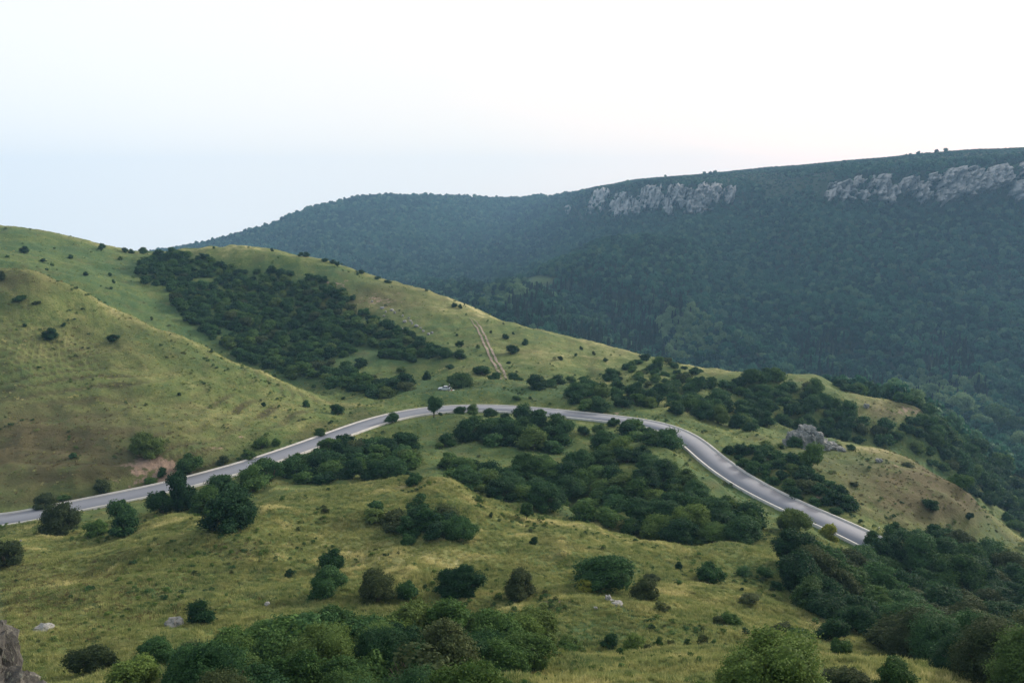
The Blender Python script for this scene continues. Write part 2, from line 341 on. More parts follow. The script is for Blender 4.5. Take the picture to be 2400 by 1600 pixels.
bmp = Ng("ShaderNodeBump"); bmp.inputs['Strength'].default_value = 0.9; bmp.inputs['Distance'].default_value = 0.5
hh = mathn(Ng, Lg, 'ADD', noise(Ng, Lg, pos, 0.9, 8, 0.72), mathn(Ng, Lg, 'MULTIPLY', stf, -0.5))
Lg(hh, bmp.inputs['Height']); Lg(bmp.outputs[0], gb.inputs['Normal'])
Lg(gb.outputs[0], go.inputs['Surface'])
# grass tufts share the ground's colours
def simple_blade():
    m, N_, L_ = new_mat("brown_blades"); o = N_("ShaderNodeOutputMaterial"); d = N_("ShaderNodeBsdfDiffuse"); oi = N_("ShaderNodeObjectInfo")
    L_(mixc(N_, L_, oi.outputs['Random'], (0.10, 0.088, 0.042), (0.21, 0.18, 0.09)), d.inputs[0]); L_(d.outputs[0], o.inputs['Surface']); return m
def blade_mat(lev):
  tm, Nt, Lt = new_mat("grass_blades")
  dvn = Nt("ShaderNodeValue"); dvn.outputs[0].default_value = lev; DV = dvn.outputs[0]
  to = Nt("ShaderNodeOutputMaterial"); tb = Nt("ShaderNodeBsdfDiffuse"); tt = Nt("ShaderNodeBsdfTranslucent"); tmx = Nt("ShaderNodeMixShader"); tmx.inputs[0].default_value = 0.35
  tg = Nt("ShaderNodeNewGeometry"); tcq = grass_colour(Nt, Lt, tg.outputs['Position'], DV)
  oi = Nt("ShaderNodeObjectInfo")
  tcq = mixc(Nt, Lt, mathn(Nt, Lt, 'MULTIPLY', oi.outputs['Random'], 0.55), tcq, (0.36, 0.35, 0.16))
  vs_ = Nt("ShaderNodeVectorMath"); vs_.operation = 'SCALE'; vs_.inputs['Scale'].default_value = 1.45; Lt(tcq, vs_.inputs[0]); tcq = vs_.outputs[0]
  Lt(tcq, tb.inputs[0]); Lt(tcq, tt.inputs[0]); Lt(tb.outputs[0], tmx.inputs[1]); Lt(tt.outputs[0], tmx.inputs[2]); Lt(tmx.outputs[0], to.inputs['Surface'])
  return tm
BLADES = [blade_mat(v) for v in (0.14, 0.32, 0.50, 0.70, 0.90)]
BLADES.append(simple_blade())
def leaf_mat(name, ca, cb, cc=None, trans=0.25, clump=1.6, stand=0):
    m, N_, L_ = new_mat(name)
    o = N_("ShaderNodeOutputMaterial"); d = N_("ShaderNodeBsdfPrincipled"); t = N_("ShaderNodeBsdfTranslucent"); x = N_("ShaderNodeMixShader"); x.inputs[0].default_value = trans
    d.inputs['Roughness'].default_value = 0.75; d.inputs['Specular IOR Level'].default_value = 0.1
    oi = N_("ShaderNodeObjectInfo"); g = N_("ShaderNodeNewGeometry")
    a = N_("ShaderNodeAttribute"); a.attribute_name = "tint"
    n = noise(N_, L_, g.outputs['Position'], clump, 3, 0.6)
    f = mathn(N_, L_, 'ADD', mathn(N_, L_, 'MULTIPLY', a.outputs['Fac'], 0.55), mathn(N_, L_, 'MULTIPLY', mathn(N_, L_, 'SUBTRACT', n, 0.5), 1.1))
    f = mathn(N_, L_, 'ADD', f, mathn(N_, L_, 'MULTIPLY', mathn(N_, L_, 'SUBTRACT', oi.outputs['Random'], 0.35), 0.75))
    if stand: f = mathn(N_, L_, 'ADD', f, mathn(N_, L_, 'MULTIPLY', mathn(N_, L_, 'SUBTRACT', noise(N_, L_, g.outputs['Position'], stand, 4, 0.6), 0.48), 2.2))
    c = mixc(N_, L_, f, ca, cb)
    if cc:
        wn = N_("ShaderNodeTexWhiteNoise"); wn.noise_dimensions = '1D'; L_(oi.outputs['Random'], wn.inputs['W'])
        c = mixc(N_, L_, ramp(N_, L_, wn.outputs['Value'], 0.72, 1.0), c, cc)
    L_(c, d.inputs['Base Color']); L_(c, t.inputs[0]); L_(d.outputs[0], x.inputs[1]); L_(t.outputs[0], x.inputs[2]); L_(x.outputs[0], o.inputs['Surface'])
    return m
M_DARK = leaf_mat("leaves_dark_green", (0.012, 0.044, 0.019), (0.058, 0.135, 0.044))
M_MID = leaf_mat("leaves_green", (0.024, 0.066, 0.020), (0.092, 0.172, 0.044), (0.10, 0.15, 0.042))
M_LIGHT = leaf_mat("leaves_light_green", (0.045, 0.095, 0.024), (0.135, 0.205, 0.048))
M_BROWN = leaf_mat("leaves_grey_brown", (0.034, 0.056, 0.024), (0.085, 0.112, 0.044))
M_YEL = leaf_mat("leaves_yellow_green", (0.16, 0.20, 0.03), (0.32, 0.34, 0.06), trans=0.4)
M_FOR = leaf_mat("leaves_forest", (0.006, 0.038, 0.026), (0.048, 0.155, 0.090), (0.105, 0.200, 0.105), clump=0.05, stand=0.006)
M_PINE = leaf_mat("needles_dark", (0.014, 0.030, 0.020), (0.032, 0.055, 0.034), clump=0.3)
M_PALE = leaf_mat("leaves_pale_green", (0.090, 0.170, 0.075), (0.200, 0.290, 0.140))
def simple(name, c, rough=0.8, metal=0.0, c2=None, sc=3.0, bump=0.0, spec=0.5):
    m, N_, L_ = new_mat(name); o = N_("ShaderNodeOutputMaterial"); d = N_("ShaderNodeBsdfPrincipled")
    d.inputs['Roughness'].default_value = rough; d.inputs['Metallic'].default_value = metal; d.inputs['Specular IOR Level'].default_value = spec
    g = N_("ShaderNodeNewGeometry"); n = noise(N_, L_, g.outputs['Position'], sc, 6, 0.65)
    c2 = c2 or tuple(v*0.8 for v in c)
    L_(mixc(N_, L_, ramp(N_, L_, n, 0.3, 0.7), c, c2), d.inputs['Base Color'])
    if bump:
        b = N_("ShaderNodeBump"); b.inputs['Strength'].default_value = bump; b.inputs['Distance'].default_value = 0.3
        L_(n, b.inputs['Height']); L_(b.outputs[0], d.inputs['Normal'])
    L_(d.outputs[0], o.inputs['Surface']); return m
M_BARK = simple("bark", (0.10, 0.08, 0.06), 0.9, c2=(0.05, 0.04, 0.03), sc=6)
M_ASPH = simple("asphalt", (0.200, 0.218, 0.255), 0.75, c2=(0.178, 0.195, 0.230), spec=0.15, sc=0.12)
M_CONC = simple("kerb_concrete", (0.52, 0.52, 0.50), 0.85, c2=(0.36, 0.36, 0.35), sc=0.9)
M_EARTH = simple("bare_earth", (0.28, 0.225, 0.18), 0.95, c2=(0.16, 0.135, 0.10), sc=0.8)
M_STREAM = simple("stream_gravel", (0.50, 0.50, 0.47), 0.9, c2=(0.32, 0.32, 0.30), sc=0.2)
def rock_mat(name, a, b, c, sc):
    m, N_, L_ = new_mat(name); o = N_("ShaderNodeOutputMaterial"); d = N_("ShaderNodeBsdfPrincipled"); d.inputs['Roughness'].default_value = 0.9
    g = N_("ShaderNodeNewGeometry"); mp = N_("ShaderNodeMapping"); mp.inputs['Scale'].default_value = (1, 1, 0.3); L_(g.outputs['Position'], mp.inputs[0])
    n = noise(N_, L_, mp.outputs[0], sc, 7, 0.65); n2 = noise(N_, L_, mp.outputs[0], sc*4, 5, 0.7)
    col = mixc(N_, L_, ramp(N_, L_, n, 0.35, 0.65), a, b); col = mixc(N_, L_, ramp(N_, L_, n2, 0.54, 0.7), col, c)
    L_(col, d.inputs['Base Color']); bp = N_("ShaderNodeBump"); bp.inputs['Strength'].default_value = 1.0; bp.inputs['Distance'].default_value = 0.6/sc*0.25
    L_(n2, bp.inputs['Height']); L_(bp.outputs[0], d.inputs['Normal']); L_(d.outputs[0], o.inputs['Surface']); return m
M_CLIFF = rock_mat("cliff_limestone", (0.48, 0.46, 0.445), (0.27, 0.262, 0.255), (0.05, 0.08, 0.04), 0.07)
M_ROCK = rock_mat("weathered_rock", (0.27, 0.28, 0.27), (0.16, 0.165, 0.16), (0.07, 0.08, 0.055), 0.9)
M_WROCK = rock_mat("pale_rock", (0.33, 0.33, 0.32), (0.21, 0.215, 0.21), (0.08, 0.09, 0.06), 1.5)

# ---------------- ground ----------------
GA, GL = 1150, 900
av = np.linspace(-0.94, 0.94, GA); lv = np.linspace(math.log(6.2), math.log(3480), GL)
AA, LL = np.meshgrid(av, lv, indexing='ij'); GY = np.exp(LL); GX = AA*GY
GZ = H(GX, GY)
V = np.stack([GX, GY, GZ], -1).reshape(-1, 3)
idx = np.arange(GA*GL).reshape(GA, GL)
Fq = np.stack([idx[:-1, :-1], idx[1:, :-1], idx[1:, 1:], idx[:-1, 1:]], -1).reshape(-1, 4)
gme = mesh_np("ground", V, Fq, (gm,), True)
PX, PY = project(V[:, 0], V[:, 1], V[:, 2])
def blobs(L_, base=0.0):
    r = np.full(len(V), base)
    for (bx, by, rx, ry_, val, ymin, ymax) in L_:
        q = ((PX-bx)/rx)**2+((PY-by)/ry_)**2
        r += val*np.exp(-q)*((V[:, 1] > ymin) & (V[:, 1] < ymax))
    return r
DRY = [(1600, 1590, 420, 70, .50, 20, 90), (1950, 1560, 250, 50, .30, 20, 90), (980, 1310, 170, 40, .38, 80, 140), (1650, 1390, 200, 45, .34, 70, 130), (1350, 1260, 180, 30, .25, 80, 140),
       (850, 1140, 250, 16, .34, 100, 150), (250, 1560, 350, 90, -.10, 20, 90), (600, 1300, 250, 60, .05, 60, 140),
       (1150, 920, 250, 22, -.30, 230, 300), (1600, 965, 130, 14, .22, 220, 290), (1000, 720, 300, 60, .30, 330, 480), (1350, 830, 250, 45, .25, 280, 480), (600, 590, 160, 25, .35, 380, 500),
       (2150, 1120, 140, 60, .12, 165, 240), (2100, 1050, 160, 14, .25, 165, 240), (2060, 940, 90, 30, .38, 270, 330), (650, 740, 260, 90, -.25, 300, 450), (500, 1000, 260, 70, .14, 160, 290), (250, 760, 260, 60, .05, 200, 290), (60, 640, 100, 30, .12, 200, 290),
       (1750, 875, 200, 10, .25, 280, 350), (300, 880, 420, 150, .16, 160, 290), (60, 1120, 120, 80, .10, 150, 260), (250, 640, 330, 70, -.16, 285, 480),  # last patch: greener grass, also painting shade on the slope behind the near crest
       (800, 850, 200, 80, -.25, 290, 420), (520, 1135, 260, 12, .2, 100, 260)]
dry_and_rim = blobs(DRY, 0.27)
for k_, lo_k, hi_k, amt in ((5, -100, 1900, .30), (13, -200, 900, .42), (13, 1960, 2450, .28), (18, -200, 1750, .30)):  # light rim along the crests, painted as straw-coloured bands
    cy_k = crest_fn(k_)(V[:, 0]/V[:, 1]); dry_and_rim += amt*np.exp(-((V[:, 1]-cy_k+2)/4.5)**2)*(PX > lo_k)*(PX < hi_k)
attr(gme, "dry", np.clip(dry_and_rim, 0, 1).astype(np.float32))  # dry grass with the painted crest light and slope shade mixed in
UMB = [(90, 1050, 340, 115, 1.15, 150, 290), (2180, 1150, 210, 90, 1.3, 160, 240), (2090, 962, 110, 26, .85, 270, 330), (30, 660, 140, 40, .7, 200, 290), (250, 800, 200, 60, .4, 200, 290), (1830, 1080, 110, 30, .6, 150, 235), (880, 700, 130, 40, .7, 320, 460), (100, 1400, 300, 90, .3, 60, 140), (560, 1285, 100, 20, .45, 80, 140)]
attr(gme, "umber", np.clip(blobs(UMB), 0, 1).astype(np.float32))
TER = [(120, 1020, 330, 110, 1.0, 150, 290), (600, 980, 220, 60, .4, 150, 290), (300, 760, 300, 90, .35, 200, 290), (800, 1260, 500, 60, .25, 60, 150), (1700, 1380, 250, 50, .5, 60, 130), (1100, 760, 400, 80, .25, 300, 480), (2150, 1120, 140, 60, .4, 165, 240)]
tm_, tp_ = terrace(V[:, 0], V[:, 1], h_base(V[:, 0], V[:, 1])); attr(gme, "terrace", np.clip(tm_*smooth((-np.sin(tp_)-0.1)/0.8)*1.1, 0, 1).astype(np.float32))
DIRT = [(345, 1090, 60, 24, .85, 150, 220), (410, 1108, 34, 28, .7, 150, 220), (360, 1128, 90, 16, .5, 150, 220), (1960, 1170, 70, 14, .55, 140, 220), (1830, 1080, 90, 22, .35, 150, 230), (2130, 965, 60, 18, .55, 270, 320),
        (880, 705, 90, 24, .42, 330, 450), (790, 665, 40, 10, .5, 350, 460), (1400, 967, 110, 3.5, .6, 228, 260), (700, 1000, 26, 4, .5, 150, 260), (600, 1022, 60, 4, .45, 150, 260), (500, 1050, 60, 5, .45, 150, 260), (2100, 1090, 20, 8, .4, 165, 240),
        (640, 1290, 60, 14, .25, 80, 140), (1330, 1700, 300, 60, .2, 20, 60)]
attr(gme, "dirt", np.clip(blobs(DIRT), 0, 1.2).astype(np.float32))
PATHPX = [(1250, 1414), (1400, 1405), (1520, 1407), (1650, 1412), (1780, 1418), (1900, 1430), (2020, 1448), (2140, 1475)]
pyl = np.interp(PX, [p[0] for p in PATHPX], [p[1] for p in PATHPX])
pm_ = np.exp(-((PY-pyl)/6.0)**2)*(PX > 1240)*(PX < 2160)*(V[:, 1] > 55)*(V[:, 1] < 130)*(0.55+0.3*vnoise(V[:, 0]/4, V[:, 1]/4, 31))
dd_ = np.zeros(len(V), np.float32); gme.attributes["dirt"].data.foreach_get('value', dd_); gme.attributes["dirt"].data.foreach_set('value', np.maximum(dd_, pm_*0.62).astype(np.float32))
c3 = CREST3(V[:, 0]/V[:, 1])
forest = smooth((V[:, 1]-c3-22)/25)
field = np.exp(-(((PX-1268)/34)**2+((PY-655)/9)**2)**2)*((V[:, 1] > 900)&(V[:, 1] < 1300))
field = np.maximum(field, np.exp(-(((PX-2160)/36)**2+((PY-948)/9)**2)**2)*(V[:, 1] > 320)*(V[:, 1] < 800))
attr(gme, "forest", (forest*(1-field)).astype(np.float32))
ground = tag(link(bpy.data.objects.new("ground", gme)), kind="structure")

# ---------------- road, kerbs, dirt track ----------------
R = ROAD; T = np.gradient(R[:, :2], axis=0); T /= np.linalg.norm(T, axis=1)[:, None]; NR = np.stack([T[:, 1], -T[:, 0]], 1)
S = np.concatenate([[0], np.cumsum(np.linalg.norm(np.diff(R[:, :2], axis=0), axis=1))])
def ribbon(name, prof, mat, kind="structure"):
    n = len(R); k = len(prof); V_ = np.zeros((n, k, 3))
    for j, (o, dz) in enumerate(prof):
        V_[:, j, :2] = R[:, :2]+NR*o; V_[:, j, 2] = R[:, 2]+dz
    ii = np.arange(n*k).reshape(n, k)
    F_ = np.stack([ii[:-1, :-1], ii[:-1, 1:], ii[1:, 1:], ii[1:, :-1]], -1).reshape(-1, 4)
    return V_.reshape(-1, 3), F_
V_, F_ = ribbon("road", [(-3.05, -0.6), (-3.05, 0.0), (0, 0.05), (3.05, 0.0), (3.05, -0.6)], M_ASPH)
tag(link(bpy.data.objects.new("road", mesh_np("road", V_, F_, (M_ASPH,)))), kind="structure")
kb = [ribbon("k", [(s*3.05, -0.5), (s*3.05, 0.04), (s*3.30, 0.03), (s*3.31, 0.20), (s*3.72, 0.20), (s*3.74, -0.5)], M_CONC) for s in (-1, 1)]
kv = np.concatenate([kb[0][0], kb[1][0]]); kf = np.concatenate([kb[0][1], kb[1][1]+len(kb[0][0])])
tag(link(bpy.data.objects.new("kerb", mesh_np("kerb", kv, kf, (M_CONC,)))), kind="structure")
TRACK = [(1101, 747), (1112, 758), (1125, 778), (1137, 803), (1150, 830), (1163, 855), (1176, 876), (1186, 893)]
tx, ty, tz, _ = hit([p[0] for p in TRACK], [p[1] for p in TRACK])
TP = catmull(np.stack([tx, ty, tz], 1), 0.7)
for _ in range(8): TP[1:-1] = (TP[:-2]+2*TP[1:-1]+TP[2:])/4
tt_ = np.gradient(TP[:, :2], axis=0); tt_ /= np.linalg.norm(tt_, axis=1)[:, None]; tn = np.stack([tt_[:, 1], -tt_[:, 0]], 1)
VV = []; FF = []
for side in (-0.95, 0.95):
    base = len(VV)*0 + sum(len(v) for v in VV)
    n = len(TP); wd = 0.42+0.12*vnoise(np.arange(n)*0.2, np.zeros(n), 4+int(side))
    taper = np.clip(np.minimum(np.arange(n), n-1-np.arange(n))/25.0, 0.15, 1)
    cols = []
    for o in (-1, 0, 1):
        xy = TP[:, :2]+tn*(side+o*wd*taper)[:, None] if isinstance(side+o*wd*taper, np.ndarray) else None
        z = H(xy[:, 0], xy[:, 1])+0.16
        cols.append(np.column_stack([xy, z]))
    VV.append(np.stack(cols, 1).reshape(-1, 3))
    ii = np.arange(n*3).reshape(n, 3)+base
    FF.append(np.stack([ii[:-1, :-1], ii[:-1, 1:], ii[1:, 1:], ii[1:, :-1]], -1).reshape(-1, 4))
tag(link(bpy.data.objects.new("dirt_track", mesh_np("dirt_track", np.concatenate(VV), np.concatenate(FF), (M_EARTH,)))), kind="structure")
# stream bed glimpsed at the bottom of the gorge
def patch(name, cx, cy, rx, ry_, mat, lift=0.5, seed=0):
    a = np.linspace(0, 2*math.pi, 40, endpoint=False); rr = 1+0.35*vnoise(np.cos(a)*1.5+seed, np.sin(a)*1.5, seed)
    P = [(cx, cy)]
    for f in (0.5, 1.0):
        P += [(cx+rx*f*rr[i]*math.cos(t), cy+ry_*f*rr[i]*math.sin(t)) for i, t in enumerate(a)]
    x, y, z, ok = hit([p[0] for p in P], [p[1] for p in P])
    V_ = np.column_stack([x, y, z+lift]); n = 40
    me = bpy.data.meshes.new(name)
    F_ = [(0, 1+i, 1+(i+1) % n) for i in range(n)]+[(1+i, 1+n+i, 1+n+(i+1) % n, 1+(i+1) % n) for i in range(n)]
    me.from_pydata([tuple(map(float, v)) for v in V_], [], F_); me.materials.append(mat)
    return link(bpy.data.objects.new(name, me))
for i, q in enumerate([(2330, 1022, 13, 8), (2322, 1058, 5, 9), (2285, 1010, 9, 3)]):
    tag(patch("stream_bed", *q, M_STREAM, 1.2, i), kind="structure")

# ---------------- foliage meshes (unit bush: about 1 wide, 1 high, base at z=0) ----------------
def leaf_cloud(seed, nl, nleaf, ls, lobe=(0.17, 0.28), zlo=0.0, shape='bush', sprig=0.12, core=True, aspect=1.0):
    r = np.random.default_rng(seed)
    cen = []
    for i in range(nl):
        for _ in range(200):
            if shape == 'bush':
                p = r.uniform(-1, 1, 3); p[2] = abs(p[2])
                if np.linalg.norm(p) > 1: continue
                q = np.array([p[0]*0.30, p[1]*0.30, 0.16+p[2]*0.60])
                if r.random() < (1-np.linalg.norm(p))*0.9: continue
            elif shape == 'tree':
                p = r.uniform(-1, 1, 3)
                if np.linalg.norm(p) > 1: continue
                q = np.array([p[0]*0.28, p[1]*0.28, 0.60+p[2]*0.22])
                if r.random() < (1-np.linalg.norm(p))*0.8: continue
            elif shape == 'crown':
                p = r.uniform(-1, 1, 3)
                if np.linalg.norm(p) > 1: continue
                q = np.array([p[0]*0.30, p[1]*0.30, 0.58+p[2]*0.24])
                if r.random() < (1-np.linalg.norm(p))*0.8: continue
            elif shape == 'tall':
                t = r.random(); rad = 0.24*(1-0.5*t); a = r.random()*6.28
                q = np.array([rad*math.cos(a), rad*math.sin(a), 0.15+t*0.68])
            break
        cen.append(q)
    cen = np.array(cen); rad = r.uniform(*lobe, nl)
    k = r.integers(0, nl, int(nleaf*1.8)); d = r.normal(size=(len(k), 3)); d /= np.linalg.norm(d, axis=1)[:, None]
    flip = (d[:, 2] < -0.2) & (r.random(len(k)) < 0.6); d[flip, 2] *= -1
    nv = 0.85+0.3*vnoise(d[:, 0]*4+k*7, d[:, 1]*4+d[:, 2]*3, seed)
    rr = rad[k]*(nv+r.uniform(-0.12, 0.05, len(k))+(r.random(len(k)) < sprig)*r.uniform(0, 0.35, len(k)))
    P = cen[k]+d*rr[:, None]*np.array([1, 1, 0.9])
    ins = np.zeros(len(P), bool)
    for i in range(nl):
        ins |= (np.linalg.norm(P-cen[i], axis=1) < rad[i]*0.80) & (k != i)
    keep = ~ins & (P[:, 2] > zlo); P = P[keep][:nleaf]; d = d[keep][:nleaf]; n = len(P)
    nn = d*0.75+r.normal(size=(n, 3))*0.55+np.array([0, 0, 0.25]); nn /= np.linalg.norm(nn, axis=1)[:, None]
    t = np.cross(nn, r.normal(size=(n, 3))); t /= np.linalg.norm(t, axis=1)[:, None]; b = np.cross(nn, t)
    s = (ls*r.uniform(0.55, 1.4, n))[:, None]; s2 = s*r.uniform(0.5, 0.95, n)[:, None]
    V_ = np.stack([P-t*s*0.5-b*s2*0.2, P+b*s2*0.5-t*s*0.05, P+t*s*0.55, P-b*s2*0.5+nn*s*0.12], 1).reshape(-1, 3)
    F_ = np.arange(n*4).reshape(n, 4)
    tint = np.repeat(r.random(n), 4)
    if core:
        bm = bmesh.new()
        for i in range(nl):
            rs = rad[i]*0.74
            if cen[i][2] - rs < -0.1: rs = cen[i][2]+0.1
            bmesh.ops.create_icosphere(bm, subdivisions=1, radius=rs, matrix=Matrix.Translation(Vector(cen[i])))
        cv = np.array([v.co[:] for v in bm.verts]); cf = np.array([[v.index for v in f.verts] for f in bm.faces])
        bm.free()
        cf4 = np.column_stack([cf, cf[:, 2]])
        base = len(V_); V_ = np.concatenate([V_, cv]); tint = np.concatenate([tint, np.zeros(len(cv))])  # cores take the darkest tint, painting shade into gaps between leaves
        return V_, F_, cf+base, tint
    return V_, F_, None, tint
def leaf_mesh(name, mat, *a, **k):
    V_, Fq_, Ft_, tint = leaf_cloud(*a, **k)
    me = bpy.data.meshes.new(name); me.vertices.add(len(V_)); me.vertices.foreach_set("co", V_.astype(np.float32).ravel())
    nt_ = 0 if Ft_ is None else len(Ft_)
    loops = np.concatenate([Fq_.ravel(), Ft_.ravel()]) if nt_ else Fq_.ravel()
    st_ = np.concatenate([np.arange(len(Fq_))*4, len(Fq_)*4+np.arange(nt_)*3])
    me.loops.add(len(loops)); me.loops.foreach_set("vertex_index", loops.astype(np.int32))
    me.polygons.add(len(st_)); me.polygons.foreach_set("loop_start", st_.astype(np.int32))
    me.update(calc_edges=True); attr(me, "tint", tint.astype(np.float32)); me.materials.append(mat)
    return me
def stems_mesh(name, seed, n, h, trunk=False):
    r = random.Random(seed); bm = bmesh.new()
    def tube(pts, r0, r1, seg=6):
        rings = []
        for i, p in enumerate(pts):
            t = i/(len(pts)-1); rad = r0+(r1-r0)*t
            rings.append([bm.verts.new((p[0]+rad*math.cos(a*6.2832/seg), p[1]+rad*math.sin(a*6.2832/seg), p[2])) for a in range(seg)])
        for i in range(len(rings)-1):
            for a in range(seg):
                bm.faces.new((rings[i][a], rings[i][(a+1) % seg], rings[i+1][(a+1) % seg], rings[i+1][a]))
        bm.faces.new(rings[-1])
    if trunk:
        tube([(0, 0, -0.06), (0.015, 0, 0.15), (0.0, 0.01, 0.35), (0.02, 0, 0.6)], 0.040, 0.018, 8)
    for i in range(n):
        a = r.random()*6.28; sp = r.uniform(0.12, 0.32); z0 = 0.25 if trunk else -0.06; b = 0 if trunk else 0.03
        pts = [(b*math.cos(a), b*math.sin(a), z0)]
        for k in range(1, 5):
            t = k/4; pts.append((sp*t*math.cos(a)+r.uniform(-.02, .02), sp*t*math.sin(a)+r.uniform(-.02, .02), z0+(h-z0)*t**0.85))
        tube(pts, 0.018, 0.004)
    me = bpy.data.meshes.new(name); bm.to_mesh(me); bm.free(); me.materials.append(M_BARK); return me
BIG = [leaf_mesh("foliage", M_DARK, 20+i, 34, 42000, 0.017, (0.10, 0.20), sprig=0.28) for i in range(3)]
NEAR = [leaf_mesh("foliage", M_DARK, 10+i, 22, 17000, 0.030, (0.09, 0.22), sprig=0.3) for i in range(4)]
BUSH = [leaf_mesh("foliage", M_DARK, 30+i, (9, 24, 13, 19, 11, 28, 16, 21)[i], 6200, 0.046, (0.07, 0.26), sprig=0.38) for i in range(8)]
SPARSE = [leaf_mesh("foliage", M_DARK, 50+i, 14, 2400, 0.05, (0.10, 0.2), sprig=0.5, core=False) for i in range(3)]
TREE = [leaf_mesh("crown", M_DARK, 60+i, 15, 5200, 0.05, (0.13, 0.22), shape='tree', sprig=0.2) for i in range(3)]
TALL = [leaf_mesh("foliage", M_DARK, 70+i, 18, 6000, 0.045, (0.13, 0.22), shape='tall', sprig=0.2) for i in range(2)]
STEMS = [stems_mesh("stems", i, 7, 0.50) for i in range(3)]
TRUNKS = [stems_mesh("trunk", i+9, 6, 0.75, True) for i in range(2)]
MATS = dict(d=M_DARK, m=M_MID, l=M_LIGHT, b=M_BROWN, y=M_YEL, p=M_PALE)
def plant(px=None, py=None, wpx=30, ratio=0.8, mat='d', kind='bush', label=None, group=None, cat=None, pos=None, width=None, lod=None, sink=0.0):
    if pos is None:
        x, y, z, ok = hit(px, py); x, y, z = float(x[0]), float(y[0]), float(z[0])
    else: x, y, z = pos
    dist = y*CP-z*SP
    wd = width if width else wpx*dist/F_PX
    wp = wd*F_PX/dist
    nm = 'tree' if kind in ('tree', 'wood') else 'bush'
    e_ = bpy.data.objects.new(nm, None); e_.empty_display_size = 0.5; link(e_)
    e_.location = (x, y, z-0.05*wd*ratio-sink)
    e_.rotation_euler = (random.uniform(-.12, .12), random.uniform(-.12, .12), random.random()*6.283)
    k = 1.12
    j = random.uniform(0.82, 1.2)
    e_.scale = (wd*k*j, wd*k/j, wd*ratio*k)
    if kind == 'tree': fm = random.choice(TREE); sm = random.choice(TRUNKS); fn, sn = 'crown', 'trunk'
    else:
        fn, sn = 'foliage', 'stems'
        if kind == 'sparse': fm = random.choice(SPARSE)
        elif kind == 'tall': fm = random.choice(TALL)
        elif wp > 170: fm = random.choice(BIG)
        elif wp > 80: fm = random.choice(NEAR)
        else: fm = random.choice(BUSH)
        sm = random.choice(STEMS)
        if kind == 'wood': fn, sn = 'crown', 'trunk'  # bush foliage and stems, carrying tree part names
    f = bpy.data.objects.new(fn, fm); link(f, e_)
    f.material_slots[0].link = 'OBJECT'; f.material_slots[0].material = MATS[mat]
    if wp > 17 or kind in ('tree', 'sparse'):
        s_ = bpy.data.objects.new(sn, sm); link(s_, e_)
    tag(e_, label, cat or nm, group)
    return e_
